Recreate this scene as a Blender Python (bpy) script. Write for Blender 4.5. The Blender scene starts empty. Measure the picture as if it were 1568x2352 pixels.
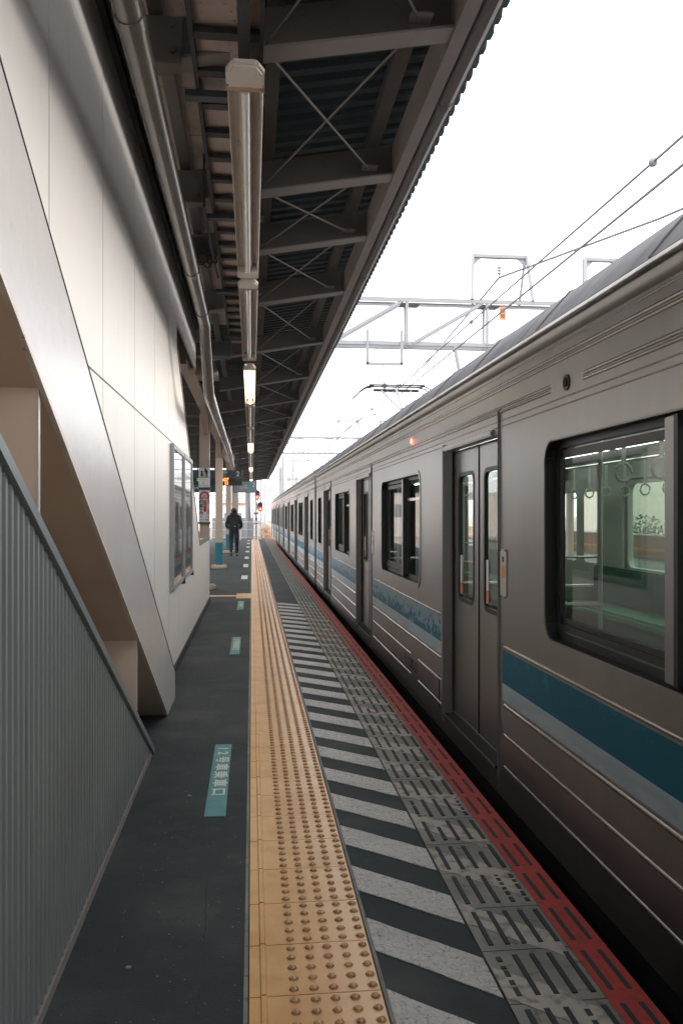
import bpy, bmesh, math, random
from mathutils import Vector, Matrix
random.seed(7)
R=math.radians
S=bpy.context.scene
C=S.collection
# ---------------------------------------------------------------- camera / world / sun
cd=bpy.data.cameras.new('Camera'); cam=bpy.data.objects.new('Camera',cd); C.objects.link(cam)
cam.location=(0,0,1.45); cam.rotation_euler=(R(90),0,R(-6.12))
cd.sensor_fit='VERTICAL'; cd.sensor_height=36; cd.sensor_width=24; cd.lens=36*1920/2352
cd.shift_y=6/2352; cd.clip_end=2000; cd.clip_start=0.05
S.camera=cam
W=bpy.data.worlds.new('World'); S.world=W; W.use_nodes=True
nt=W.node_tree; bg=nt.nodes['Background']
sky=nt.nodes.new('ShaderNodeTexSky'); sky.sky_type='NISHITA'; sky.sun_disc=False
sky.sun_elevation=R(14); sky.sun_rotation=R(74); sky.dust_density=6; sky.air_density=1
# overcast: the clear-sky colours are mostly veiled by an even white cloud layer
mx=nt.nodes.new('ShaderNodeMixRGB'); mx.inputs[0].default_value=0.86
mx.inputs[2].default_value=(17.0,17.2,17.6,1)
nt.links.new(sky.outputs[0],mx.inputs[1]); nt.links.new(mx.outputs[0],bg.inputs[0])
bg.inputs[1].default_value=0.11
sl=bpy.data.lights.new('Sun','SUN'); sl.energy=2.5; sl.angle=R(40); sl.color=(1,.96,.9)
sun=bpy.data.objects.new('Sun',sl); C.objects.link(sun)
SE,SA=14,74   # elevation, azimuth clockwise from +Y
sun.rotation_euler=Vector((math.sin(R(SA))*math.cos(R(SE)),math.cos(R(SA))*math.cos(R(SE)),math.sin(R(SE)))).to_track_quat('Z','Y').to_euler()
S.view_settings.view_transform='Standard'; S.view_settings.look='None'
S.view_settings.exposure=0.93; S.view_settings.gamma=1
S.cycles.max_bounces=8; S.cycles.diffuse_bounces=5; S.cycles.glossy_bounces=4
S.cycles.transparent_max_bounces=16

# ---------------------------------------------------------------- materials
def mat(name,col,rough=.6,metal=0,spec=.5,emit=None,es=0,noise=None,bump=None,alpha=None):
    """noise=(scale,colour2,lo,hi[,detail]) list ; bump=(scale,strength,dist)"""
    m=bpy.data.materials.new(name); m.use_nodes=True
    n=m.node_tree.nodes; l=m.node_tree.links; b=n['Principled BSDF']
    b.inputs['Base Color'].default_value=(*col,1); b.inputs['Roughness'].default_value=rough
    b.inputs['Metallic'].default_value=metal; b.inputs['Specular IOR Level'].default_value=spec
    if emit: b.inputs['Emission Color'].default_value=(*emit,1); b.inputs['Emission Strength'].default_value=es
    tc=None
    if noise or bump:
        tc=n.new('ShaderNodeTexCoord')
    if noise:
        prev=None
        for k,(sc,c2,lo,hi) in enumerate(noise):
            mp=n.new('ShaderNodeMapping'); 
            if isinstance(sc,tuple): mp.inputs['Scale'].default_value=sc
            else: mp.inputs['Scale'].default_value=(sc,sc,sc)
            l.new(tc.outputs['Object'],mp.inputs[0])
            t=n.new('ShaderNodeTexNoise'); t.inputs['Scale'].default_value=1; t.inputs['Detail'].default_value=5
            l.new(mp.outputs[0],t.inputs[0])
            r=n.new('ShaderNodeMapRange'); r.inputs[1].default_value=lo; r.inputs[2].default_value=hi
            l.new(t.outputs[0],r.inputs[0])
            x=n.new('ShaderNodeMixRGB'); l.new(r.outputs[0],x.inputs[0])
            if prev: l.new(prev.outputs[0],x.inputs[1])
            else: x.inputs[1].default_value=(*col,1)
            x.inputs[2].default_value=(*c2,1); prev=x
        l.new(prev.outputs[0],b.inputs['Base Color'])
    if bump:
        t=n.new('ShaderNodeTexNoise'); t.inputs['Scale'].default_value=bump[0]; t.inputs['Detail'].default_value=6
        l.new(tc.outputs['Object'],t.inputs[0])
        u=n.new('ShaderNodeBump'); u.inputs['Strength'].default_value=bump[1]; u.inputs['Distance'].default_value=bump[2]
        l.new(t.outputs[0],u.inputs['Height']); l.new(u.outputs[0],b.inputs['Normal'])
    return m
M={}
M['asphalt']=mat('asphalt',(.017,.028,.031),.72,spec=.4,noise=[(2.2,(.046,.052,.050),.48,.66),(.9,(.008,.016,.020),.48,.62),(14,(.028,.036,.036),.55,.7),(160,(.16,.16,.15),.70,.76)],bump=(140,.5,.004))
M['tact']=mat('tactile_yellow',(.72,.40,.15),.30,spec=.6,noise=[(1.7,(.74,.46,.21),.42,.7),(6,(.56,.28,.10),.55,.8),((3,3.33,3),(.65,.34,.12),.5,.62),(60,(.36,.18,.08),.68,.8)],bump=(90,.15,.002))
M['dome']=mat('tile_dome',(.50,.26,.10),.25,spec=.6,noise=[(25,(.34,.17,.07),.42,.6)])
M['tdirt']=mat('tile_dirt',(.26,.135,.06),.6,noise=[(50,(.50,.30,.13),.4,.6)])
M['grout']=mat('grout',(.05,.035,.025),.9)
M['white_paint']=mat('road_white',(.72,.70,.68),.5,spec=.5,noise=[(3,(.60,.58,.56),.4,.7),(70,(.20,.20,.20),.60,.72)],bump=(34,1.0,.06))
M['concrete']=mat('edge_concrete',(.19,.195,.18),.75,noise=[(3,(.25,.245,.22),.45,.6),(30,(.12,.12,.115),.58,.7)],bump=(60,.3,.003))
M['kerbwhite']=mat('faded_white',(.40,.365,.325),.7,noise=[(18,(.20,.19,.175),.5,.64)])
M['slot']=mat('rubber_rib',(.018,.024,.026),.7)
M['red']=mat('red_line',(.40,.035,.025),.6,noise=[(30,(.20,.03,.03),.5,.72),(80,(.15,.1,.1),.68,.75)])
M['green_st']=mat('teal_sticker',(.055,.24,.25),.5,noise=[(9,(.075,.28,.28),.4,.65),(45,(.05,.12,.12),.66,.76)])
M['letter']=mat('pale_lettering',(.62,.66,.62),.6,noise=[(40,(.3,.4,.38),.6,.72)])
M['wallw']=mat('painted_panel',(.76,.73,.70),.45,spec=.4,noise=[(.7,(.73,.695,.665),.4,.7),((9,9,.8),(.70,.67,.64),.55,.85),((30,30,1.5),(.62,.59,.56),.62,.85),(14,(.45,.42,.40),.74,.80)])
M['gap']=mat('dark_gap',(.03,.03,.03),.9)
M['girder']=mat('girder_paint',(.58,.55,.54),.24,spec=.6,noise=[(1.5,(.54,.51,.50),.4,.7),((2,25,25),(.50,.47,.46),.6,.8),(18,(.28,.26,.25),.74,.78)],bump=(12,.12,.01))
M['beige']=mat('beige_paint',(.60,.475,.375),.5,noise=[(2,(.54,.42,.33),.4,.7),(50,(.25,.18,.14),.72,.8)])
M['corr']=mat('grey_cladding',(.20,.215,.212),.5,noise=[(1.5,(.17,.18,.178),.4,.7),((60,60,2),(.13,.133,.13),.6,.8)],bump=(70,.15,.004))
M['corrd']=mat('fence_rail',(.24,.27,.28),.4,metal=.3)
M['steel_br']=mat('brown_steel',(.105,.092,.080),.55,noise=[(2.5,(.078,.069,.062),.4,.7),(60,(.06,.045,.035),.66,.75)])
M['steel_lt']=mat('flange_steel',(.24,.21,.19),.55,noise=[(4,(.20,.172,.155),.4,.7),(60,(.15,.12,.1),.66,.75)])
M['roofsh']=mat('roof_sheet',(.016,.032,.038),.6,noise=[(2,(.011,.023,.028),.4,.7)])
M['board']=mat('soffit_board',(.46,.36,.31),.7,noise=[(6,(.34,.27,.225),.45,.68),(60,(.16,.11,.09),.64,.72)])
M['dark']=mat('dark_steel',(.022,.022,.022),.6,noise=[(20,(.04,.033,.028),.5,.7)])
M['tealdark']=mat('teal_dark_steel',(.035,.05,.052),.5)
M['pipe']=mat('pipe_paint',(.11,.10,.085),.2,spec=.6,noise=[(5,(.10,.09,.078),.4,.7),(90,(.08,.06,.05),.64,.7)])
M['lampw']=mat('lamp_enamel',(.62,.56,.50),.35,noise=[(7,(.54,.46,.39),.5,.7),(45,(.22,.12,.07),.66,.74)])
M['lamprust']=mat('lamp_rust',(.45,.30,.20),.6,noise=[(20,(.30,.15,.08),.45,.6)])
M['tube']=mat('tube_off',(.70,.67,.62),.15)
M['tubeon']=mat('tube_on',(.9,.8,.6),.3,emit=(1,.83,.56),es=4.0)
M['refl_on']=mat('reflector_glow',(.9,.75,.55),.4,emit=(1,.70,.40),es=.6)  # tube light on the reflector, put in as its own weak emission
M['col']=mat('column_cream',(.52,.43,.36),.45,noise=[(3,(.46,.375,.31),.4,.7),(60,(.3,.2,.15),.7,.78)])
M['teal']=mat('column_teal',(.012,.17,.22),.4,noise=[(4,(.02,.14,.18),.4,.7)])
M['foot']=mat('column_foot',(.55,.44,.34),.8,noise=[(20,(.35,.27,.2),.5,.7)])
M['white']=mat('sign_white',(.75,.76,.77),.4)
M['signgrey']=mat('sign_grey',(.24,.26,.27),.5)
M['signteal']=mat('sign_dark',(.015,.045,.055),.3)
M['signdk']=mat('sign_black',(.008,.010,.014),.3)
M['cyan']=mat('sign_cyan',(.05,.42,.48),.4)
M['ink']=mat('ink',(.01,.012,.015),.5)
M['redink']=mat('red_ink',(.45,.035,.05),.45)
M['pink']=mat('pink_ink',(.62,.32,.31),.45)
M['led']=mat('led_orange',(.8,.2,.05),.5,emit=(1,.22,.04),es=2.2)
M['ledg']=mat('led_green',(.05,.6,.2),.5,emit=(.05,.6,.2),es=.8)
M['navy']=mat('navy_cloth',(.004,.007,.012),.85,bump=(60,.3,.01))
M['navy2']=mat('black_cloth',(.006,.009,.013),.7)
M['skin']=mat('skin',(.45,.28,.21),.5)
M['hair']=mat('hair',(.01,.01,.01),.5)
M['signal_red']=mat('signal_red',(.9,.05,.03),.3,emit=(1,.07,.03),es=7)
M['signal_soft']=mat('signal_glow_red',(.5,.02,.02),.4,emit=(1,.03,.02),es=.5)  # red halo round the signal lens, painted as a faintly emissive disc
M['galv']=mat('galvanised',(.34,.34,.355),.45,metal=.2,noise=[(3,(.36,.36,.38),.4,.7)])
M['galvw']=mat('galvanised_white',(.33,.33,.345),.5)
M['galvd']=mat('gantry_top_steel',(.16,.16,.165),.6)
M['wire']=mat('wire',(.16,.14,.17),.5,metal=.3)
M['ins']=mat('insulator',(.30,.29,.31),.35)
M['orange']=mat('orange_plate',(.75,.30,.13),.5)
M['ballast']=mat('ballast',(.26,.22,.185),.95,noise=[(3,(.36,.31,.27),.4,.65),(25,(.12,.10,.09),.5,.7)],bump=(12,1,.05))
M['rail']=mat('rail_rust',(.18,.12,.09),.5,metal=.3)
M['paleb']=mat('pale_building',(.74,.66,.57),.8)
M['paleb2']=mat('white_building',(.78,.75,.72),.8)
M['brownb']=mat('brown_wall',(.38,.22,.16),.8)
M['bglass']=mat('far_glass',(.2,.22,.24),.2)
M['shrub']=mat('shrub',(.42,.24,.11),.8,noise=[(4,(.26,.16,.07),.4,.6)])
M['hedge']=mat('hedge',(.10,.13,.09),.8,noise=[(3,(.07,.09,.06),.4,.6)])
hm_=bpy.data.materials.new('haze_air'); hm_.use_nodes=True; hm_.node_tree.nodes.remove(hm_.node_tree.nodes['Principled BSDF'])
hv=hm_.node_tree.nodes.new('ShaderNodeVolumePrincipled'); hv.inputs['Color'].default_value=(.93,.94,.97,1); hv.inputs['Density'].default_value=.0010; hv.inputs['Anisotropy'].default_value=.2
hm_.node_tree.links.new(hv.outputs[0],hm_.node_tree.nodes['Material Output'].inputs['Volume']); M['haze_air']=hm_
M['tread']=mat('track_white',(.6,.6,.6),.6)
# stainless steel of the train: brushed, streaky
def steel():
    m=bpy.data.materials.new('train_steel'); m.use_nodes=True
    n=m.node_tree.nodes; l=m.node_tree.links; b=n['Principled BSDF']
    tc=n.new('ShaderNodeTexCoord')
    def nz(scale,detail=4):
        mp=n.new('ShaderNodeMapping'); mp.inputs['Scale'].default_value=scale; l.new(tc.outputs['Object'],mp.inputs[0])
        t=n.new('ShaderNodeTexNoise'); t.inputs['Scale'].default_value=1; t.inputs['Detail'].default_value=detail
        l.new(mp.outputs[0],t.inputs[0]); return t
    a=nz((1,1.1,.35)); s=nz((1,7,.5),6)
    add=n.new('ShaderNodeMath'); add.operation='ADD'; l.new(a.outputs[0],add.inputs[0]); l.new(s.outputs[0],add.inputs[1])
    r=n.new('ShaderNodeValToRGB'); r.color_ramp.elements[0].position=.35; r.color_ramp.elements[0].color=(.28,.27,.262,1)
    r.color_ramp.elements[1].position=.7; r.color_ramp.elements[1].color=(.36,.348,.336,1)
    h=n.new('ShaderNodeMath'); h.operation='MULTIPLY'; h.inputs[1].default_value=.5; l.new(add.outputs[0],h.inputs[0]); l.new(h.outputs[0],r.inputs[0])
    l.new(r.outputs[0],b.inputs['Base Color'])
    rr=n.new('ShaderNodeMapRange'); rr.inputs[3].default_value=.30; rr.inputs[4].default_value=.46; l.new(s.outputs[0],rr.inputs[0]); l.new(rr.outputs[0],b.inputs['Roughness'])
    b.inputs['Metallic'].default_value=.85
    f=nz((30,2.0,60),3)
    u=n.new('ShaderNodeBump'); u.inputs['Strength'].default_value=.12; u.inputs['Distance'].default_value=.003
    l.new(f.outputs[0],u.inputs['Height'])
    wv=nz((1.2,1.6,2.2),1); u2=n.new('ShaderNodeBump'); u2.inputs['Strength'].default_value=.35; u2.inputs['Distance'].default_value=.012
    l.new(wv.outputs[0],u2.inputs['Height']); l.new(u.outputs[0],u2.inputs['Normal']); l.new(u2.outputs[0],b.inputs['Normal'])
    return m
M['steel']=steel()
M['steelb']=mat('bright_steel',(.62,.58,.54),.28,metal=.9)
M['bead']=mat('bead_steel',(.34,.315,.295),.25,metal=.9)
M['seal']=mat('rubber_seal',(.012,.014,.015),.45)
M['roofg']=mat('train_roof',(.17,.165,.185),.7,noise=[((1,6,1),(.10,.10,.115),.45,.62),((1,1.2,1),(.22,.21,.23),.5,.7)])
M['gutter']=mat('gutter_white',(.66,.66,.63),.6,noise=[((8,3,8),(.33,.32,.30),.5,.68),((8,14,8),(.42,.41,.38),.55,.7)])
M['under']=mat('underframe',(.012,.015,.018),.8)
M['intw']=mat('interior_wall',(.50,.49,.45),.5)
M['intf']=mat('interior_floor',(.10,.12,.11),.5)
M['seat']=mat('seat_moquette',(.12,.30,.19),.9,noise=[(40,(.17,.38,.25),.45,.6)])
M['seatb']=mat('seat_back',(.05,.13,.09),.9,noise=[(40,(.07,.17,.12),.45,.6)])
M['strap']=mat('strap_white',(.7,.7,.66),.5)
M['lightstrip']=mat('interior_tube',(1,1,1),.5,emit=(.95,1,.97),es=4)
def glass(name,tint,alpha):
    m=bpy.data.materials.new(name); m.use_nodes=True
    n=m.node_tree.nodes; l=m.node_tree.links; n.remove(n['Principled BSDF'])
    o=n['Material Output']; t=n.new('ShaderNodeBsdfTransparent'); t.inputs[0].default_value=(*tint,1)
    g=n.new('ShaderNodeBsdfGlossy'); g.inputs['Roughness'].default_value=.03; g.inputs[0].default_value=(.9,.9,.9,1)
    f=n.new('ShaderNodeFresnel'); f.inputs[0].default_value=1.5
    a=n.new('ShaderNodeMath'); a.operation='MULTIPLY_ADD'; a.inputs[1].default_value=1.0; a.inputs[2].default_value=alpha
    l.new(f.outputs[0],a.inputs[0])
    x=n.new('ShaderNodeMixShader'); l.new(a.outputs[0],x.inputs[0]); l.new(t.outputs[0],x.inputs[1]); l.new(g.outputs[0],x.inputs[2]); l.new(x.outputs[0],o.inputs[0])
    return m
M['glass']=glass('window_glass',(.60,.72,.64),.04)
M['pglass']=glass('poster_glass',(.95,.95,.95),.02)
# decal bands
def band(name,lo,hi,top):
    m=bpy.data.materials.new(name); m.use_nodes=True
    n=m.node_tree.nodes; l=m.node_tree.links; b=n['Principled BSDF']; b.inputs['Roughness'].default_value=.5; b.inputs['Specular IOR Level'].default_value=.25
    tc=n.new('ShaderNodeTexCoord'); mp=n.new('ShaderNodeMapping'); mp.inputs['Scale'].default_value=(1,11,16); l.new(tc.outputs['Object'],mp.inputs[0])
    t=n.new('ShaderNodeTexNoise'); t.inputs['Scale'].default_value=1.0; t.inputs['Detail'].default_value=7; l.new(mp.outputs[0],t.inputs[0])
    sp=n.new('ShaderNodeSeparateXYZ'); l.new(tc.outputs['Object'],sp.inputs[0])
    g=n.new('ShaderNodeMapRange'); g.inputs[1].default_value=.50; g.inputs[2].default_value=.72; g.inputs[3].default_value=lo; g.inputs[4].default_value=hi
    l.new(sp.outputs[2],g.inputs[0])
    a=n.new('ShaderNodeMath'); a.operation='ADD'; l.new(t.outputs[0],a.inputs[0]); l.new(g.outputs[0],a.inputs[1])
    r=n.new('ShaderNodeValToRGB'); r.color_ramp.interpolation='LINEAR'
    r.color_ramp.elements[0].position=.48; r.color_ramp.elements[0].color=(.0,.125,.20,1)
    r.color_ramp.elements[1].position=.56; r.color_ramp.elements[1].color=(*top,1)
    l.new(a.outputs[0],r.inputs[0]); l.new(r.outputs[0],b.inputs['Base Color'])
    return m
M['band_deep']=band('band_deep_blue',-.28,-0.02,(.0,.19,.28))
M['band_spk']=band('band_speckled_blue',-.12,.20,(.21,.32,.40))
M['band_lt']=mat('band_pale_blue',(.38,.49,.54),.45,noise=[((1,3,18),(.32,.43,.49),.47,.6)])
M['poster']=mat('poster_picture',(.72,.74,.74),.5,noise=[((1,3,1.2),(.30,.33,.33),.45,.62),((1,6,3),(.72,.74,.74),.5,.7)])

# ---------------------------------------------------------------- mesh helpers
class MB:
    def __init__(s): s.v=[];s.f=[];s.mi=[];s.mats=[]
    def m(s,k):
        mt=M[k]
        if mt not in s.mats: s.mats.append(mt)
        return s.mats.index(mt)
    def add(s,vs,fs,k=0):
        o=len(s.v); s.v+= [tuple(v) for v in vs]; s.f+=[[i+o for i in f] for f in fs]; s.mi+=[k]*len(fs); return s
    def box(s,x0,x1,y0,y1,z0,z1,k=0):
        vs=[(x,y,z) for x in (x0,x1) for y in (y0,y1) for z in (z0,z1)]
        return s.add(vs,[(0,1,3,2),(4,6,7,5),(0,4,5,1),(2,3,7,6),(0,2,6,4),(1,5,7,3)],k)
    def bar(s,a,b,w,h=None,k=0,up=(0,0,1)):
        a=Vector(a);b=Vector(b);h=h or w;d=(b-a).normalized();u=Vector(up)
        if abs(d.dot(u))>.95:u=Vector((1,0,0))
        r=d.cross(u).normalized();u=r.cross(d).normalized()
        vs=[p+r*(i*w/2)+u*(j*h/2) for p in (a,b) for i in (-1,1) for j in (-1,1)]
        return s.add(vs,[(0,1,3,2),(4,6,7,5),(0,4,5,1),(2,3,7,6),(0,2,6,4),(1,5,7,3)],k)
    def tube(s,pts,r,n=8,k=0,rs=None):
        pts=[Vector(p) for p in pts];vs=[];fs=[]
        for i,p in enumerate(pts):
            d=(pts[min(i+1,len(pts)-1)]-pts[max(i-1,0)]).normalized()
            u=Vector((0,0,1)) if abs(d.z)<.9 else Vector((1,0,0))
            a=d.cross(u).normalized();b=a.cross(d)
            rr=rs[i] if rs else r
            for j in range(n):
                t=2*math.pi*j/n; vs.append(p+a*math.cos(t)*rr+b*math.sin(t)*rr)
        for i in range(len(pts)-1):
            for j in range(n):
                fs.append((i*n+j,i*n+(j+1)%n,(i+1)*n+(j+1)%n,(i+1)*n+j))
        fs.append(tuple(range(n))[::-1]); fs.append(tuple(range((len(pts)-1)*n,len(pts)*n)))
        return s.add(vs,fs,k)
    def prism(s,poly,axis,a,b,k=0):
        """poly 2D list in the other two axes (order x,y,z without axis), extruded a..b on axis"""
        def P(p,t):
            q=list(p); q.insert(axis,t); return q
        n=len(poly); vs=[P(p,a) for p in poly]+[P(p,b) for p in poly]
        fs=[tuple(range(n)),tuple(range(n,2*n))[::-1]]+[(i,(i+1)%n,n+(i+1)%n,n+i)[::-1] for i in range(n)]
        return s.add(vs,fs,k)
    def build(s,name,mats,parent=None,smooth=False,bevel=0):
        me=bpy.data.meshes.new(name); me.from_pydata(s.v,[],s.f)
        if not isinstance(mats,(list,tuple)): mats=[mats]
        for m in mats: me.materials.append(M[m])
        for p,i in zip(me.polygons,s.mi): p.material_index=i
        bm=bmesh.new(); bm.from_mesh(me); 
        if len(s.f)>1: bmesh.ops.recalc_face_normals(bm,faces=bm.faces)
        if bevel: bmesh.ops.bevel(bm,geom=[e for e in bm.edges if len(e.link_faces)==2 and e.calc_face_angle(0)>.5],offset=bevel,segments=2,affect='EDGES')
        bm.to_mesh(me); bm.free()
        if smooth:
            for p in me.polygons: p.use_smooth=True
            try: me.set_sharp_from_angle(angle=R(35))
            except Exception: pass
        o=bpy.data.objects.new(name,me); C.objects.link(o)
        if parent: o.parent=parent
        return o
def tag(o,label=None,cat=None,group=None,kind=None):
    if label:o['label']=label
    if cat:o['category']=cat
    if group:o['group']=group
    if kind:o['kind']=kind
    return o
def empty(name,loc,label,cat,group=None,rz=0):
    o=bpy.data.objects.new(name,None); o.location=loc; o.rotation_euler=(0,0,rz); o.empty_display_size=.1; C.objects.link(o)
    return tag(o,label,cat,group)
def copy_tree(o,parent=None):
    c=o.copy(); C.objects.link(c); c.parent=parent
    for ch in [x for x in bpy.data.objects if x.parent==o]: copy_tree(ch,c)
    return c
def text(body,size,k,parent,loc,rot,align='LEFT',name='lettering',ext=.001,sx=1,bold=0):
    c=bpy.data.curves.new('t','FONT'); c.body=body; c.size=size; c.align_x=align; c.align_y='CENTER'; c.extrude=ext; c.offset=bold
    t=bpy.data.objects.new('t',c); C.objects.link(t)
    dg=bpy.context.evaluated_depsgraph_get(); dg.update()
    me=bpy.data.meshes.new_from_object(t.evaluated_get(dg)); bpy.data.objects.remove(t)
    me.materials.clear(); me.materials.append(M[k])
    for p in me.polygons: p.material_index=0
    o=bpy.data.objects.new(name,me); C.objects.link(o); o.location=loc; o.rotation_euler=rot; o.scale=(sx,1,1)
    if parent:o.parent=parent
    return o
def clip(poly,ax,val,keep_less):
    out=[]
    for i in range(len(poly)):
        a=poly[i];b=poly[(i+1)%len(poly)]
        ia=(a[ax]<=val) if keep_less else (a[ax]>=val); ib=(b[ax]<=val) if keep_less else (b[ax]>=val)
        if ia: out.append(a)
        if ia!=ib:
            t=(val-a[ax])/(b[ax]-a[ax]); out.append((a[0]+(b[0]-a[0])*t,a[1]+(b[1]-a[1])*t))
    return out
def rrect(y0,y1,z0,z1,r,n=5):
    pts=[]
    for (cy,cz,a0) in ((y1-r,z1-r,0),(y0+r,z1-r,90),(y0+r,z0+r,180),(y1-r,z0+r,270)):
        for i in range(n+1):
            t=R(a0+90*i/n); pts.append((cy+r*math.cos(t),cz+r*math.sin(t)))
    return pts

# ---------------------------------------------------------------- ground and platform
g=MB(); g.box(-400,400,-60,900,-1.3,-1.1); tag(g.build('ground','ballast'),kind='structure')
PE=49.5
p=MB(); p.box(-4.4,.752,-24,PE,-1.2,0.0); p.box(.752,1.18,-24,PE,-1.2,-.012)
tag(p.build('platform','asphalt'),kind='structure')
# yellow tactile tiles: dark bedding, tiles with a guide bar and five rows of domes
b=MB(); b.box(-.010,.396,-3,PE-.2,0.0005,.003); tag(b.build('tactile_joint','grout'),kind='structure')
t=MB(); X0=-.007
ny=int((PE-.4+2.6)/.3)
for i in range(ny):
    y=-2.59+i*.3
    t.box(X0,X0+.396,y+.0022,y+.2978,.003,.0075)
    if y<22:
        t.prism([(X0+.032,.0075),(X0+.036,.0135),(X0+.050,.0135),(X0+.054,.0075)],1,y+.004,y+.296)
    else: t.box(X0+.034,X0+.052,y+.004,y+.296,.0075,.013)
tag(t.build('tactile_pavement','tact'),kind='structure')
d=MB()
for i in range(ny):
    y=-2.59+i*.3
    if y<1.8: continue
    seg=10 if y<9 else (6 if y<20 else 4)
    for a in range(5):
        for c in range(5):
            cx=X0+.135+c*.06; cy=y+.03+a*.06
            rings=[(.0135,.0075),(.0115,.0130),(.0065,.0155)] if y<9 else [(.0135,.0075),(.0075,.0155)]
            vs=[];fs=[]
            for (rr,zz) in rings:
                for j in range(seg):
                    th=2*math.pi*j/seg; vs.append((cx+rr*math.cos(th),cy+rr*math.sin(th),zz))
            for k in range(len(rings)-1):
                for j in range(seg): fs.append((k*seg+j,k*seg+(j+1)%seg,(k+1)*seg+(j+1)%seg,(k+1)*seg+j))
            fs.append(tuple(range((len(rings)-1)*seg,len(rings)*seg)))
            d.add(vs,fs)
tag(d.build('tactile_domes','dome',smooth=True),kind='structure')
d=MB()
for i in range(ny):
    y=-2.59+i*.3
    if y<1.8 or y>26: continue
    for a in range(5):
        for c in range(5):
            cx=X0+.135+c*.06+random.uniform(-.001,.001); cy=y+.03+a*.06; rr=random.uniform(.0155,.0185)
            d.add([(cx+rr*math.cos(t_*math.pi/4),cy+rr*math.sin(t_*math.pi/4),.0080) for t_ in range(8)],[tuple(range(8))])
tag(d.build('dirt_rings','tdirt'),kind='structure')
# side branch of guide tiles
b=MB(); b.box(-4.2,-.27,14.86,15.12,.003,.007); 
for i in range(3): b.box(-.27+i*.09,-.272+(i+1)*.09,14.5,15.4,.003,.009)
tag(b.build('tactile_branch','tact'),kind='structure')
# hatching, laid at 45 degrees
h=MB(); y=-.4
while y<13.6:
    for (a,bb) in ((0,.222),):
        poly=[(.408,y+a),(.408,y+bb),(.748,y+bb-.31),(.748,y+a-.31)]
        e=lambda s: random.uniform(-s,s)
        n=8; top=[];bot=[]
        for i in range(n+1):
            f=i/n; x=.408+.34*f; yy=y-.31*f
            bot.append((x,yy+e(.003))); top.append((x,yy+bb+e(.003)))
        if y<.9: pass
        h.prism(bot+top[::-1],2,.001,.004)
    y+=.45
tag(h.build('hatch_marking','white_paint'),kind='structure')
# platform edge blocks
e=MB()
i=0;y=-1.5
while y<PE-.3:
    e.box(.756,1.18,y+.003,y+.297,-.011,.004); y+=.3
tag(e.build('platform_edge_blocks','concrete',bevel=0),kind='structure')
k=MB(); y=-.4          # remains of the white hatching on the blocks
while y<14:
    if y>.3:
        n=6; bot=[];top=[]
        w=random.uniform(.15,.24)
        for i in range(n+1):
            f=i/n; x=.758+.28*f; yy=y-.31-.27*f
            bot.append((x,yy+random.uniform(-.012,.012))); top.append((x,yy+w+random.uniform(-.015,.015)))
        k.prism(bot+top[::-1],2,.0045,.0062)
    y+=.45
tag(k.build('worn_hatch_marking','kerbwhite'),kind='structure')
r=MB(); r.box(1.052,1.178,-1.5,PE-.3,.0064,.0075); tag(r.build('red_edge_line','red'),kind='structure')
s=MB(); y=-1.5
while y<PE-.3:
    for q in range(7):
        if random.random()<.10 and q<5:
            y0=y+.04; y1=y+random.uniform(.1,.2)
        else: y0=y+.035;y1=y+.265
        x=.798+q*.0575
        if y<12:
            pass
        
        if q<5 and random.random()<.22:
            yy=y0
            while yy<y1:
                dl=random.uniform(.012,.05); s.box(x-.0085,x+.0075,yy,min(yy+dl,y1),.004,.0078); yy+=dl+random.uniform(.006,.03)
        else: s.box(x-.0085,x+.0080,y0,y1,.004,.0085)
    y+=.3
tag(s.build('edge_ribs','slot'),kind='structure')
for (x0,x1) in ((-.024,-.0115),(.3965,.4075)):
    m=MB(); m.box(x0,x1,-1.5,PE-.3,.0005,.0025); tag(m.build('joint_mortar','concrete'),kind='structure')
def crack(pts,w):
    m=MB(); P=[]
    for (a,b_) in zip(pts,pts[1:]):
        n=max(2,int((Vector(b_)-Vector(a)).length/.03))
        for i in range(n): f=i/n; P.append((a[0]+(b_[0]-a[0])*f+random.uniform(-.005,.005),a[1]+(b_[1]-a[1])*f+random.uniform(-.005,.005)))
    P.append(pts[-1])
    for a,b_ in zip(P,P[1:]):
        d_=Vector((b_[0]-a[0],b_[1]-a[1])).normalized(); nx,ny_=-d_.y*w/2*random.uniform(.5,1.3),d_.x*w/2*random.uniform(.5,1.3)
        m.add([(a[0]-nx,a[1]-ny_,.0012),(b_[0]-nx,b_[1]-ny_,.0012),(b_[0]+nx,b_[1]+ny_,.0012),(a[0]+nx,a[1]+ny_,.0012)],[(0,1,2,3)])
    tag(m.build('asphalt_crack','gap'),kind='structure')
crack([(-.50,4.99),(-.30,4.96),(-.03,4.99)],.006); crack([(-.44,3.36),(-.30,3.40),(-.18,3.37),(-.15,2.6),(-.19,1.9)],.005)
crack([(-.42,5.9),(-.33,6.2),(-.34,7.0),(-.2,7.6)],.005); crack([(-.4,9.2),(-.2,9.1),(-.03,9.15)],.008); crack([(.42,5.1),(.6,5.0),(.74,5.05)],.005)
m=MB()
for i in range(260):
    y=1.9+abs(random.gauss(0,1))*4; x=random.uniform(-.58,-.03); q_=random.uniform(.001,.0026)
    m.add([(x-q_,y-q_*.6,.0006),(x+q_,y-q_*.9,.0006),(x+q_*.8,y+q_,.0006),(x-q_*.7,y+q_*.8,.0006),(x,y,.0006+q_)],[(0,1,4),(1,2,4),(2,3,4),(3,0,4)])
tag(m.build('grit','kerbwhite'),'pale grit scattered over the dark platform floor','grit',kind='stuff')
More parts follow.
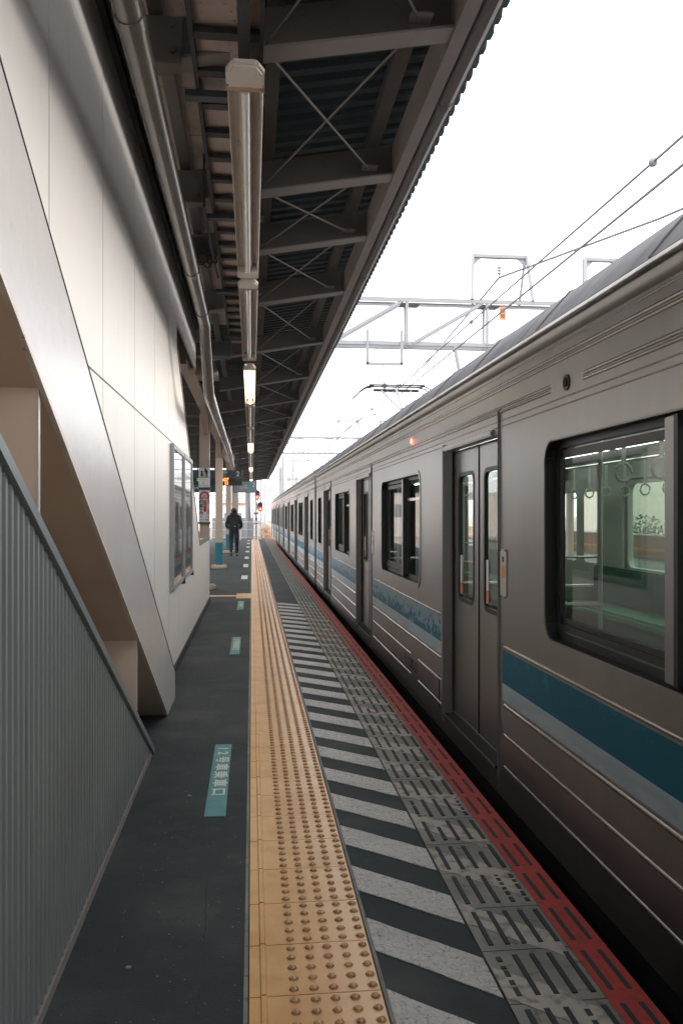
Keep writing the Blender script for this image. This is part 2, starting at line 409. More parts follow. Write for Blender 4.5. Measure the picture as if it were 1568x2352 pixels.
# boarding position stickers
stk=[(4.05,5.31,1),(8.73,9.96,1),(12.8,14.1,1),(18.9,20.0,0),(23.2,24.6,0),(27.6,29.0,0),(32.3,33.6,0),(37.,38.2,0),(41.8,43,0),(46.4,47.5,0)]
lab=['nearest teal boarding sticker with white characters on the dark platform floor',
 'second teal boarding sticker from the camera, beside the yellow tiles',
 'third teal boarding sticker, just before the yellow cross strip',
 'pale boarding sticker just beyond the yellow cross strip','fifth pale boarding sticker counted along the yellow tiles',
 'sixth pale boarding sticker, level with the walking person','seventh pale boarding sticker along the yellow tiles',
 'eighth pale boarding sticker along the yellow tiles','ninth pale boarding sticker, second to last before the platform end','last pale boarding sticker before the platform end']
for i,(a,c,tx) in enumerate(stk):
    o=empty('boarding_sticker',(-.176 if i<3 else -.165,(a+c)/2,0),lab[i],'sticker','boarding stickers along the platform floor')
    L=(c-a)/2; w=.051 if i<3 else .07
    q=MB(); q.box(-w,w,-L,L,.001,.004); q.build('backing','green_st' if i<3 else 'letter',o)
    if tx:
        for ci,ch in enumerate('12号車乗車口'): text(ch,.082,'letter',o,(0,L-(.10,.20,.335,.48,.62,.765,.91)[ci],.0052),(0,0,R(-90)),'CENTER',name='lettering',sx=1.5,bold=.002)

# ---------------------------------------------------------------- stair enclosure wall on the left
wall=empty('panelled_wall',(-.70,6,0),'tall white panelled stair wall along the left of the platform','wall')
XW=-.70
G_lo=lambda y:2.02-.501*(y-2.12)
G_hi=lambda y:2.546-.505*(y-2.085)
mid=lambda y:(G_lo(y)+G_hi(y))/2
poly=[(-12,0.02),(-1.6,0.02),(-1.5,mid(-1.5)),(6.6,0.02),(14.05,0.02),(14.05,1.05),(11.5,1.04),(8.0,3.03),(8.0,3.28),(10.6,3.28),(10.6,4.8),(-12,4.8)]
seams=[-12,-9,-6,-3,-1.5,-.1,.95,1.97,3.0,4.06,5.13,6.18,7.22,8.24,8.75,9.27,9.8,10.3,10.9,11.4,11.9,12.4,12.95,13.5,14.05]
cl=MB()
def panel(P,a,c,z0,z1):
    gq=.0055
    q=clip(clip(P,0,a+gq,False),0,c-gq,True); 
    if len(q)>2: q=clip(clip(q,1,z0+gq,False),1,z1-gq,True)
    if len(q)<3: return
    out=[]
    for pt in q:
        if not out or (abs(pt[0]-out[-1][0])+abs(pt[1]-out[-1][1]))>1e-4: out.append(pt)
    if len(out)>2: cl.prism([(p0-6,p1) for p0,p1 in out],0,-.02,0)
for a,c in zip(seams,seams[1:]):
    if a<8.2:
        panel(poly,a,c,-1,2.09); panel(poly,a,c,2.09,9)
    elif a<10.3 :
        lowP=[(a0,min(z0,3.1)) for a0,z0 in [(8,0.02),(14.05,.02),(14.05,1.05),(11.5,1.04),(8.0,3.03)]]
        panel(lowP,a,c,-1,9)
        panel([(8,3.28),(10.6,3.28),(10.6,4.8),(8,4.8)],a,c,-1,9)
    else:
        panel([(8,0.02),(14.05,.02),(14.05,1.05),(11.5,1.04),(8.0,3.03)],a,c,-1,9)
        panel([(8,3.28),(10.6,3.28),(10.6,4.8),(8,4.8)],a,c,-1,9)
cl.build('cladding','wallw',wall)
bk=MB()
P2=[(p0-6,p1) for p0,p1 in poly]
bk.prism(P2,0,-.06,-.0215); bk.build('backing','gap',wall)
sk=MB(); sk.box(0.0,.012,.62,8.06,.0,.085); sk.build('skirting','dark',wall)
tr=MB()
for a,c in (((8.0,3.03),(11.5,1.04)),((11.5,1.045),(14.05,1.055)),((8.0,3.03),(8.0,3.28))):
    tr.bar((-.03,a[0]-6,a[1]),(-.03,c[0]-6,c[1]),.075,.03)
tr.build('opening_trim','steel_lt',wall)
ed=MB(); ed.box(-.06,.004,8.05,8.07,0,1.05); ed.box(-.09,.004,4.6,4.63,3.25,4.8); ed.build('corner_trim','wallw',wall)
# counter sill
si=MB(); si.box(-1.6,-.06,5.5,8.05,1.02,1.06); si.build('sill','wallw',wall)
rl=MB(); rl.box(0.0,.035,-18,4.6,3.765,3.815); rl.build('trim_rail','dark',wall)
# back of the enclosure so that no light leaks in
en=MB(); en.box(-3.4,-3.3,-18,8.05,0,4.8); en.box(-3.3,.30,-18,6.7,4.8,4.86); en.box(-3.3,-.1,-18.1,-18,0,4.8); en.box(-4.4,.2,6.6,6.66,4.27,4.86); en.box(-.12,.215,6.6,6.66,3.45,4.269); en.box(-3.3,-.1,4.4,4.5,3.3,4.8)
en.build('enclosure_shell','beige',wall)
# inclined girder
gi=empty('inclined_girder',(-.605,4,0),'broad pale painted steel girder sloping down to the platform floor','girder')
ya,yb=-.8,6.72
def gpoly(lo,hi,y0,y1,zmin=0.0):
    yl=2.12+2.02/.501
    return [(y0,lo(y0)),(yl,zmin),(y1,zmin),(y1,hi(y1)),(y0,hi(y0))]
f=MB(); f.prism([(a-4,z) for a,z in gpoly(G_lo,G_hi,ya,yb)],0,-.36,-.004); f.build('web','beige',gi)
f=MB(); f.prism([(a-4,z) for a,z in gpoly(lambda y:G_lo(y)-.012,G_hi,ya,yb,.001)],0,-.003,.003); f.build('face_plate','girder',gi)
f=MB(); f.bar((-.001,ya-4,G_lo(ya)-.006),(-.001,yb-.6-4,G_lo(yb-.6)-.006),.016,.012); f.build('edge_bead','lampw',gi)
f=MB(); f.bar((-.001,ya-4,G_hi(ya)+.004),(-.001,yb-4,G_hi(yb)+.004),.012,.008); f.build('top_joint','gap',gi)
f=MB(); f.prism([(ya-4,0),(6.0-4,0),(6.0-4,.1),(ya-4,G_lo(ya)+.1)],0,-.34,-.33); f.build('recess_wall','beige',gi)
for yy in (2.52,4.62):
    f=MB(); f.box(-.33,-.016,yy-4,yy-4+.014,0,G_lo(yy)+.03); q=f.build('stiffener','beige',gi)
    f=MB(); f.box(-.016,-.012,yy-4-.003,yy-4+.017,0,G_lo(yy)+.004); f.build('stiffener_edge','girder',gi)
f=MB(); f.bar((-.327,ya-4,G_lo(ya)-.42),(-.327,5.6-4,G_lo(5.6)-.42+.1),.01,.02); f.build('recess_fold','beige',gi)
# corrugated barrier
F_hi=lambda y:1.598-.513*(y-2.08)
fe=empty('corrugated_barrier',(-.60,2,0),'grey vertically ribbed metal barrier with sloping top, bottom left','barrier')
f=MB(); vs=[];fs=[]; y=-.6; pts=[]
while y<5.10:
    for dy,dx in ((0,-.036),(.019,-.036),(.025,0),(.045,0)):
        pts.append((y+dy,dx))
    y+=.052
for (yy,dx) in pts: vs+= [(dx,yy-2,.035),(dx,yy-2,max(F_hi(yy)-.02,.04))]
for i in range(len(pts)-1): fs.append((2*i,2*i+2,2*i+3,2*i+1))
f.add(vs,fs); f.build('ribbed_sheet','corr',fe)
f=MB(); f.bar((-.015,-.6-2,F_hi(-.6)),(-.015,5.17-2,F_hi(5.17)+.002),.060,.034); f.build('top_rail','corrd',fe)
f=MB(); f.box(-.045,.006,-2.6,3.12,.0,.034); f.build('bottom_rail','steel_lt',fe)

# posters
for i,(a,c) in enumerate(((7.30,8.42),(8.50,9.62))):
    o=empty('poster_frame',(-.698,(a+c)/2,1.43),('nearer' if i==0 else 'farther')+' glazed poster case on the white panelled wall','poster case','poster cases on the wall')
    w=(c-a)/2; f=MB(); hz=.635
    f.box(0,.035,-w,-w+.045,-hz,hz); f.box(0,.035,w-.045,w,-hz,hz); f.box(0,.035,-w+.045,w-.045,hz-.045,hz); f.box(0,.035,-w+.045,w-.045,-hz,-hz+.045)
    f.build('frame','galv',o,bevel=.003)
    f=MB(); f.box(.002,.008,-w+.045,w-.045,-hz+.045,hz-.045); pz=f.build('poster','poster',o)
    q=MB(); q.box(.0085,.0095,-w+.20,w-.16,.02,.56); q.build('text_panel','signgrey',pz)
    q=MB(); q.box(.0085,.0095,-w+.20,w-.16,-.50,.015); q.build('pale_panel','foot',pz)
    for li,tx in enumerate(('目の前の人を','よける','大事な','なんです')): text(tx,.105,'ink',pz,(.0105,-w+.24,.46-li*.125),(R(90),0,R(90)),ext=.0005,bold=.002)
    for li,tx in enumerate(('駅のホームでは','声かけ・見守り','ご協力ください')): text(tx,.05,'ink',pz,(.0105,-w+.28,-.08-li*.09),(R(90),0,R(90)),ext=.0005)
    for zz in (.54,-.49):
        q=MB()
        for j in range(9): q.prism([(-w+.22+j*.07,zz),(-w+.25+j*.07,zz),(-w+.275+j*.07,zz+.05),(-w+.245+j*.07,zz+.05)],0,.0098,.0108)
        q.build('stripes','ink',pz)
    f=MB(); f.box(.020,.023,-w+.046,w-.046,-hz+.046,hz-.046); f.build('glazing','pglass',o)
    f=MB(); f.box(.0,.045,w-.03,w-.01,-hz-.03,-hz+.02); f.build('latch','dark',o)

# ---------------------------------------------------------------- canopy
zb=lambda x:3.07+.172*x          # underside of rafters
RY=[-8,-5.8,-3.6,-2.1,-.9,.45,1.72,2.98,4.28,5.24,6.54,8.48,10.62,12.8,14.96,17.14,19.3,21.5,23.7,25.9,28.05,30.2,32.4,34.6,36.8,38.9,41.0]
KC=1.15; KZ=.2175  # canopy and hung fittings scaled up about the camera point; offset keeps camera height
can=empty('platform_canopy',(0,0,3*KC-KZ),'dark corrugated platform canopy on brown steel rafters over the left half','canopy')
OZ=-3.0; can.scale=(KC,)*3
XL=-.42
def rafter(y,xl,xr,far=False):
    m=MB()
    h=.17
    for (x0,x1) in ((xl,xr),):
        # web
        m.add([(x0,y-.004,zb(x0)+OZ+.01),(x1,y-.004,zb(x1)+OZ+.01),(x1,y-.004,zb(x1)+OZ+h),(x0,y-.004,zb(x0)+OZ+h),
               (x0,y+.004,zb(x0)+OZ+.01),(x1,y+.004,zb(x1)+OZ+.01),(x1,y+.004,zb(x1)+OZ+h),(x0,y+.004,zb(x0)+OZ+h)],
              [(0,1,2,3),(7,6,5,4),(0,4,5,1),(1,5,6,2),(3,2,6,7),(0,3,7,4)],0)
        w=.05
        m.add([(x0,y-w,zb(x0)+OZ),(x1,y-w,zb(x1)+OZ),(x1,y+w,zb(x1)+OZ),(x0,y+w,zb(x0)+OZ),
               (x0,y-w,zb(x0)+OZ+.010),(x1,y-w,zb(x1)+OZ+.010),(x1,y+w,zb(x1)+OZ+.010),(x0,y+w,zb(x0)+OZ+.010)],
              [(0,1,2,3),(7,6,5,4),(0,4,5,1),(1,5,6,2),(3,2,6,7),(0,3,7,4)],1)
    return m.build('rafter',['steel_br','steel_lt'],can)
for y in RY: rafter(y,(-.40 if y<11 else -.60),.72)
# bolted splice plates on near rafters
for y in RY[6:10]:
    m=MB(); m.box(-.41,-.24,y-.064,y-.052,zb(-.34)+OZ-.004,zb(-.34)+OZ+.15)
    for bx in (-.385,-.27):
        for bz in (.03,.12): m.tube([(bx,y-.066,zb(-.34)+OZ+bz),(bx,y-.078,zb(-.34)+OZ+bz)],.010,6)
    m.build('splice_plate','steel_br',can)
# corrugated sheet
def sheet(name,x0,x1,y0,y1,zf,pitch=.115,amp=.018,mt='roofsh',thick=.0):
    m=MB(); vs=[];fs=[]; n=0; y=y0
    prof=[(0,-1),(.22,-1),(.36,1),(.64,1),(.78,-1)]
    cols=[]
    while y<y1:
        for (f_,a) in prof: cols.append((y+f_*pitch,a*amp))
        y+=pitch
    for (yy,dz) in cols: vs+=[(x0,yy,zf(x0)+dz),(x1,yy,zf(x1)+dz)]
    for i in range(len(cols)-1): fs.append((2*i,2*i+1,2*i+3,2*i+2))
    m.add(vs,fs); return m.build(name,mt,can)
zs=lambda x:zb(x)+OZ+.17+.075+.018
sheet('roof_sheet',-.42,1.02,-14,11,zs)
sheet('roof_sheet',-.60,1.02,11.04,41.2,zs)
sheet('roof_skin',-.42,.99,-14,11,lambda x:zs(x)+.03,pitch=3,amp=0)
sheet('roof_skin',-.60,.99,11,41.2,lambda x:zs(x)+.03,pitch=3,amp=0)
for X,w in ((.62,.065),(.085,.06),(-.33,.05)):
    m=MB(); z=zb(X)+OZ+.17; m.box(X-w/2,X+w/2,-14,41.1,z+.001,z+.06); m.build('purlin','steel_br',can)
# fascia channel, gutter pipe
m=MB(); z=zb(.72)+OZ
m.box(.722,.728,-14,41.2,z,z+.17); m.box(.722,.775,-14,41.2,z-.010,z); m.build('fascia_channel',['steel_lt'],can)
m=MB(); m.tube([(.82,-14,z+.035),(.82,41.2,z+.035)],.040,10); 
for y in [i*1.3+2.2 for i in range(30)]: m.tube([(.82,y,z+.035),(.82,y+.05,z+.035)],.044,10)
m.build('gutter','steel_br',can,smooth=True)
m=MB(); m.box(.86,.868,-14,41.2,z+.06,z+.20); m.build('edge_board','tealdark',can)
# cross bracing
for i in range(6,len(RY)-1):
    y0,y1=RY[i],RY[i+1]; m=MB(); 
    za=zb(.05)+OZ+.03; zc=zb(.62)+OZ+.05
    m.tube([(.05,y0+.02,za),(.60,y1-.02,zc)],.0052,5); m.tube([(.60,y0+.02,zc),(.05,y1-.02,za)],.0052,5)
    m.box(.56,.64,y1-.07,y1-.005,zc-.004,zc+.004)
    m.build('cross_brace','steel_lt',can)
# upstand between low canopy and the wall, and high roof behind
m=MB(); m.box(-.445,-.421,-14,11.0,.32,1.86); m.box(-.66,-.61,11.0,41.2,.15,.95); m.build('upstand_board','dark',can)
m=MB(); m.box(-4.3,-.62,11.0,41.2,.93,.96); m.build('high_roof','roofsh',can)
for y in RY:
    if y>11: m=MB(); m.box(-4.3,-.66,y-.05,y+.05,.70,.90); m.build('high_rafter','steel_br',can)
m=MB(); m.box(-.76,-.755,9.2,41,.155,.60); m.box(-.83,-.675,9.2,41,.14,.154)
m.build('column_girder','col',can)
for y in (14.26,19.83,27.83,34.6):
    for sgn in (-1,1):
        m=MB(); m.prism([(y+sgn*.09,-.22),(y+sgn*.16,-.22),(y+sgn*1.25,.138),(y+sgn*.09,.138)],0,-.80,-.72); m.build('haunch','col',can)
# ceiling boards between ladder rails and cable ladder
lad=empty('cable_ladder',(0,4*KC,3.02*KC-KZ),'long brown cable ladder with dark rungs above the lamps','cable ladder')
lad.scale=(KC,)*3
m=MB(); m.box(-.205,-.190,-4.5,3.9,0,.035); m.box(.026,.040,-4.5,3.9,0,.035); m.build('side_rails','dark',lad)
y=-3.9
while y<3.8:
    m=MB(); m.box(-.190,.026,y,y+.045,.006,.026); m.build('rung','dark',lad); y+=.242
m=MB(); m.box(-.200,.036,-4.5,3.9,.037,.043); m.build('soffit_board','board',lad)
# second row of boards, left of the ladder
bd=empty('ceiling_board_row',(-.30*KC,4*KC,3.2*KC-KZ),'row of brown ceiling boards between cable ladder and pipe','ceiling boards')
bd.scale=(KC,)*3
y=-2.2
while y<3.9: 
    m=MB(); m.box(-.085,.095,y,y+.43,.04,.05); m.build('board','board',bd); y+=.44
# hanger channels
for i,y in enumerate((3.59,5.06,6.74,8.45)):
    zq=2.994*KC-KZ; m=MB(); m.box(-.282,.075,y,y+.052,zq,zq+.008); m.box(-.282,.075,y,y+.004,zq+.0081,zq+.028); m.box(-.282,.075,y+.048,y+.052,zq+.0081,zq+.028)
    tag(m.build('hanger_channel','tealdark'),['nearest','second','third','fourth'][i]+' dark steel hanger channel crossing above the tube lamps','bracket','hanger channels above the lamps')
# lamp trunking
m=MB(); m.box(-.052,-.006,2.9,46.9,3.229,3.255); m.box(.030,.046,9.2,46.9,3.232,3.267); m.box(-.098,-.09,9.2,46.9,3.232,3.255)
tag(m.build('lamp_trunking','dark'),'thin dark trunking running above the row of tube lamps','trunking')

# ---------------------------------------------------------------- tube lamps
def lamp(y,L,lit,label):
    o=empty('tube_lamp',(-.022*KC,y*KC,2.93*KC-KZ),label,'lamp','tube lamps under the canopy'); o.scale=(KC,)*3
    W_=.060
    prof=[(-W_,0),(-W_-.003,.006),(-.050,.060),(.050,.060),(W_+.003,.006),(W_,0),(.045,.046),(.028,.050),(.017,.014),(-.017,.014),(-.028,.050),(-.045,.046)]
    m=MB(); m.prism(prof,1,.15,L-.13); m.build('housing','lampw' ,o)
    m=MB(); m.prism([(-W_-.005,.05),(-W_+.018,.0),(W_-.018,.0),(W_+.005,.05),(W_+.005,.145),(-W_-.005,.145)],2,-.014,.014); m.build('end_cap','lampw',o,bevel=.008)
    m=MB(); m.box(-W_-.004,W_+.004,L-.13,L,-.012,.030); m.build('end_cap','lampw',o,bevel=.004)
    m=MB(); m.box(-W_-.006,W_+.006,.146,.175,-.010,.01); m.build('cap_lip','lamprust',o)
    m=MB(); m.tube([(0,.176,-.004),(0,L-.135,-.004)],.0165,12); m.build('tube','tubeon' if lit else 'tube',o,smooth=True)
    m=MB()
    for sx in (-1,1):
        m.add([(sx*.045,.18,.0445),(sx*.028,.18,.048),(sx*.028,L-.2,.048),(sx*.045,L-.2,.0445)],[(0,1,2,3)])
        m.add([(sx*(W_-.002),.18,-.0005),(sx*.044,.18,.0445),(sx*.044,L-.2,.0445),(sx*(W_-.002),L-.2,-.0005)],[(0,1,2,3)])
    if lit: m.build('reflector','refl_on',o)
    if lit:
        pl=bpy.data.lights.new('LampLight','AREA'); pl.shape='RECTANGLE'; pl.size=.05; pl.size_y=L-.3; pl.energy=5; pl.color=(1,.8,.55)
        q=bpy.data.objects.new('tube_glow',pl); C.objects.link(q); q.parent=o; q.location=(0,L/2,-.03)
ys=[2.75,5.32,8.40]+[8.40+2.95*i for i in range(1,11)]
ordn=['first','second','third','fourth','fifth','sixth','seventh','eighth','ninth','tenth','eleventh','twelfth','thirteenth']
for i,y in enumerate(ys):
    if y+2.6>41: break
    lit=(i%3==2)
    lamp(y,(2.48,2.72,2.86)[min(i,2)],lit,('lit warm tube lamp, ' if lit else 'unlit tube lamp with rusty white housing, ')+ordn[i]+' in the row from the camera')

# ---------------------------------------------------------------- pipe, hanger, cable bundle on the left
pp=empty('drain_pipe',(-.345*KC,4*KC,3*KC-KZ),'long grey brown pipe with bright highlight running beside the white wall','pipe')
pp.scale=(KC,)*3
m=MB(); m.tube([(0,-5,-.13),(0,2.1,-.13),(0,2.25,-.14),(-.005,2.4,-.20),(-.005,2.85,-.50),(-.005,3.0,-.56),(0,3.2,-.58),(0,9,-.59),(-.04,13.6,-.59)],.043,14); m.build('pipe_run','pipe',pp,smooth=True)
for y in (-1.6,.9,1.9,6.5,9.5,13):
    z=-.13 if y<2.3 else -.585
    m=MB(); m.tube([(0,y,z),(0,y+.06,z)],.047,14); m.build('pipe_collar','pipe',pp,smooth=True)
m=MB(); m.box(-.57,-.21,8.68,8.86,3.08,3.215); tag(m.build('pipe_bracket','tealdark',bevel=.004),'dark box bracket where the long pipe bends down','bracket')
cb=empty('cable_bundle',(-.35,5.7,3.21),'tangled black cables and junction box hanging beside the pipe','cables')
m=MB(); m.box(-.06,.05,-.04,.12,-.02,.10); m.build('junction_box','dark',cb,bevel=.006)
m=MB()
for i in range(7):
    a=random.uniform(.04,.08); pts=[]
    ox=random.uniform(-.03,.05);oy=random.uniform(-.05,.2)
    for j in range(13):
        t_=2*math.pi*j/12; pts.append((ox+a*math.cos(t_),oy+a*.8*math.sin(t_)+.02*j/12,.03+.03*math.sin(t_*2+i)-.01*i))
    m.tube(pts,.006,5)
m.build('loops','dark',cb)
m=MB(); m.tube([(-.27,4.83,3.52),(-.27,4.83,3.21),(-.26,5.75,3.20),(-.253,6.44,3.255)],.008,6)
tag(m.build('conduit','dark'),'thin dark conduit beside the cable ladder','conduit')

# ---------------------------------------------------------------- columns
def column(x,y,label,h=3.40,w=.095,foot=True):
    o=empty('canopy_column',(x,y,0),label,'column','cream columns with teal bases')
    m=MB()
    def hsec(z0,z1,mt,nm):
        q=MB(); q.box(-w,w,-.006,.006,z0,z1); q.box(-w,-w+.012,-.09,.09,z0,z1); q.box(w-.012,w,-.09,.09,z0,z1)
        q.box(-w+.0125,w-.0125,-.088,-.0865,z0,z1)
        q.build(nm,mt,o)
    hsec(.70,h,'col','shaft'); hsec(.08,.70,'teal','painted_base')
    if foot:
        m.box(-.21,.21,-.17,.17,0,.10); m.build('footing','foot',o,bevel=.025)
    return o
column(-.905,16.4,'cream column carrying two signs, just past the white wall end')
column(-.874,22.8,'cream column with teal base standing in front of the departure sign')
column(-.872,32.0,'cream column with teal base just beside the walking person')
column(-.83,39.8,'fourth cream column, beneath the grey direction sign')
column(-.80,46.5,'thin last cream column near the platform end',w=.06)
# signs on column 1
def figure_sign():
    o=empty('caution_sign',(-.905,16.28,2.14),'white caution sign with black child and adult figures on column','sign')
    m=MB(); m.box(-.108,.108,0,.012,-.215,.215); m.build('panel','white',o)
    m=MB(); m.box(-.108,.108,-.003,-.001,-.215,-.165); m.build('lower_strip','signteal',o)
    q=MB()
    def disc(cx,cz,r): q.prism([(cx+r*math.cos(t_*math.pi/5),cz+r*math.sin(t_*math.pi/5)) for t_ in range(10)],1,-.004,-.001)
    disc(-.050,.135,.020); q.prism([(-.062,.12),(-.038,.12),(-.024,.055),(-.076,.055)],1,-.004,-.001)
    q.prism([(-.058,.056),(-.051,.056),(-.051,.035),(-.058,.035)],1,-.004,-.001); q.prism([(-.047,.056),(-.040,.056),(-.040,.035),(-.047,.035)],1,-.004,-.001)
    q.prism([(-.040,.115),(-.012,.092),(-.014,.086),(-.042,.105)],1,-.004,-.001)
    disc(.018,.190,.016); q.prism([(.008,.175),(.040,.178),(.064,.150),(.060,.100),(.022,.100)],1,-.004,-.001)
    q.prism([(.026,.101),(.040,.101),(.038,.035),(.026,.035)],1,-.004,-.001); q.prism([(.044,.101),(.060,.101),(.058,.035),(.046,.035)],1,-.004,-.001)
    q.prism([(.014,.170),(-.008,.128),(.0,.124),(.024,.150)],1,-.004,-.001)
    q.build('pictogram','ink',o)
    m=MB(); m.box(-.1,.1,-.004,-.001,.026,.034); m.build('ground_line','ink',o)
    m=MB(); m.box(-.008,-.006,-.004,-.001,-.075,.026); m.box(-.012,-.006,-.004,-.001,.034,.10); m.prism([(-.034,-.088),(-.020,-.072),(-.012,-.085),(-.028,-.10)],1,-.004,-.001); m.build('cord','ink',o)
    text('歩行にご注意ください',.019,'ink',o,(0,-.003,-.135),(R(90),0,0),'CENTER')
figure_sign()
o=empty('advert_sign',(-.905,16.28,1.61),'white and red vertical advertisement board below the caution sign','sign')
m=MB(); m.box(-.105,.105,0,.012,-.30,.30); m.build('panel','white',o)
m=MB()
out=[(.098*math.cos(R(a)),.175+.115*math.sin(R(a))) for a in range(0,181,12)]
m.prism(out+[(-.062,.175),*[( .062*math.cos(R(a)),.175+.075*math.sin(R(a))) for a in range(168,11,-12)],(.062,.175)],1,-.003,-.001); m.build('red_arch','redink',o)
m=MB(); m.prism([( .045*math.cos(R(a)),.178+.05*math.sin(R(a))) for a in range(0,181,20)],1,-.0025,-.001); m.build('emblem','pink',o)
m=MB(); m.box(-.1,.1,-.004,-.001,.145,.172); m.build('band','redink',o)
for (x,z0,z1) in ((.012,-.11,.13),(.072,-.03,.13),(.072,-.22,-.045)):
    m=MB(); m.prism([(a,b_) for a,b_ in rrect(x-.025,x+.025,z0,z1,.024,4)],1,-.003,-.001); q=m.build('label_pill','redink',o)
    n=4 if z1-z0>.2 else 3
    if x>.05:
        m=MB(); m.prism([(a,b_) for a,b_ in rrect(x-.017,x+.017,z0+.008,z1-.008,.016,4)],1,-.0038,-.0031); m.build('pill_inset','white',o)
        text('\n'.join('各種製造部'[:n]),.036,'redink',o,(x,-.0042,(z0+z1)/2+ (n-1)*.018),(R(90),0,0),'CENTER')
    else: text('\n'.join('各種メッキ'),.040,'white',o,(x,-.0042,(z0+z1)/2+.08),(R(90),0,0),'CENTER')
for i,ch in enumerate('相馬工業'): text(ch,.088,'ink',o,(-.060,-.003,.075-i*.082),(R(90),0,0),'CENTER',bold=.002)
text('(有)',.030,'ink',o,(-.060,-.003,.125),(R(90),0,0),'CENTER')
text('相馬工業',.024,'ink',o,(-.045,-.003,-.262),(R(90),0,0),'CENTER')
m=MB(); m.box(.02,.08,-.003,-.001,-.272,-.252); m.build('number_box','ink',o)
m=MB(); m.box(-1.02,-.79,16.25,16.31,1.27,1.305); tag(m.build('sign_shelf','steel_br',bevel=.003),'grey metal shelf bracket under the advertisement board','bracket')

# ---------------------------------------------------------------- hanging signs
o=empty('departure_sign',(-.93,24,2.50),'dark departure board with number 2 and orange dot text','sign')
m=MB(); m.box(-.75,.665,0,.22,-.005,.215); m.build('upper_panel','signteal',o)
m=MB(); m.box(-.75,.665,0,.22,-.22,-.006); m.build('display_panel','signdk',o)
text('2',.20,'white',o,(.535,-.003,.105),(R(90),0,0),'CENTER'); text('相模線',.085,'letter',o,(-.02,-.003,.145),(R(90),0,0)); text('SAGAMI LINE',.038,'letter',o,(-.02,-.003,.06),(R(90),0,0))
text('22:07',.13,'led',o,(-.04,-.003,-.06),(R(90),0,0),sx=1.1,bold=.003); text('13',.11,'led',o,(.16,-.003,-.16),(R(90),0,0),bold=.003); text('各停',.10,'ledg',o,(-.62,-.003,-.07),(R(90),0,0),bold=.002)
m=MB(); m.bar((-.6,.1,.21),(-.6,.1,1.2),.03); m.build('hanger','dark',o); m=MB(); m.bar((.60,.1,.21),(.60,.1,.85),.03); m.build('hanger','dark',o)
o=empty('rear_departure_sign',(-2.05,26.5,2.38),'second dark hanging board with number 4, farther left','sign')
m=MB(); m.box(-1.2,1.15,0,.22,-.23,.23); m.build('panel','signteal',o)
text('4',.22,'white',o,(.72,-.003,-.10),(R(90),0,0),'CENTER'); text('橋本方面',.08,'letter',o,(.1,-.003,-.1),(R(90),0,0))
m=MB(); m.bar((-.55,.1,.23),(-.55,.1,1.3),.06); m.build('hanger','dark',o); m=MB(); m.bar((.9,.1,.23),(.9,.1,1.3),.03); m.build('hanger','dark',o)
o=empty('direction_sign',(-.235,30,2.44),'grey hanging direction sign with cyan stripe and number 2','sign')
m=MB(); m.box(-.40,.40,0,.14,-.19,.19); m.build('panel','signgrey',o)
m=MB(); m.box(-.415,-.40,-.004,.144,-.205,.205); m.box(.40,.415,-.004,.144,-.205,.205); m.box(-.40,.40,-.004,.144,.19,.205); m.box(-.40,.40,-.004,.144,-.205,-.19); m.build('frame','signdk',o)
m=MB(); m.box(.125,.205,-.003,-.001,-.175,.18); m.build('line_stripe','cyan',o)
text('2',.22,'white',o,(.30,-.003,.07),(R(90),0,0),'CENTER'); text('茅ヶ崎・橋本',.062,'white',o,(.10,-.003,.03),(R(90),0,0),'RIGHT',bold=.001); text('八王子方面',.066,'white',o,(.10,-.003,-.045),(R(90),0,0),'RIGHT',bold=.001); text('Hashimoto & Hachioji',.030,'letter',o,(.10,-.003,-.105),(R(90),0,0),'RIGHT')
m=MB(); m.bar((.39,.07,.2),(.39,.07,.95),.02); m.build('hanger','dark',o); m=MB(); m.bar((-.30,.07,.2),(-.30,.07,.85),.02); m.build('hanger','dark',o)
# loudspeakers by the departure sign
o=empty('loudspeaker',(-.52,20.6,2.86),'pale horn loudspeaker hanging under the far canopy','loudspeaker')
m=MB(); m.tube([(0,0,0),(0,-.08,-.01),(0,-.22,-.03),(0,-.30,-.04)],.05,12,rs=[.05,.055,.09,.12]); m.build('horn','col',o,smooth=True)
m=MB(); m.bar((0,.02,.0),(0,.02,.50),.03); m.build('bracket','col',o)

# ---------------------------------------------------------------- train
XT=1.38; Z0=-.12; Z1=2.31; CL=20.45; DW=1.31; DZ0=.03; DZ1=1.90; WZ0=.87; WZ1=1.79
def hole_cell(m,x,y0,y1,z0,z1,hp):
    """rect cell y0..y1,z0..z1 with hole hp (rrect points), as quads"""
    n=len(hp); cy=(hp[0][0]+hp[n//2][0])/2; 
    def proj(p):
        # map a hole point onto the cell boundary, region by corner block
        q=n//4; return None
    q=n//4; outer=[]
    corners=[(y1,z1),(y0,z1),(y0,z0),(y1,z0)]
    for c in range(4):
        for i in range(q):
            f=i/(q-1); cyy,czz=corners[c]
            hy,hz=hp[c*q+i]
            ang=f
            # first half slides along one side, then the corner, then the other side
            if c==0: pt=(y1,hz) if f<.5 else (hy,z1)
            if c==1: pt=(hy,z1) if f<.5 else (y0,hz)
            if c==2: pt=(y0,hz) if f<.5 else (hy,z0)
            if c==3: pt=(hy,z0) if f<.5 else (y1,hz)
            outer.append(pt)
    vs=[(x,a,b_) for a,b_ in hp]+[(x,a,b_) for a,b_ in outer]+[(x,a,b_) for a,b_ in corners]
    fs=[]
    for i in range(n):
        j=(i+1)%n
        c=i//q
        if i%q==(q//2-1): fs.append((i,j,n+j,2*n+c,n+i))
        else: fs.append((i,j,n+j,n+i))
    m.add(vs,fs)
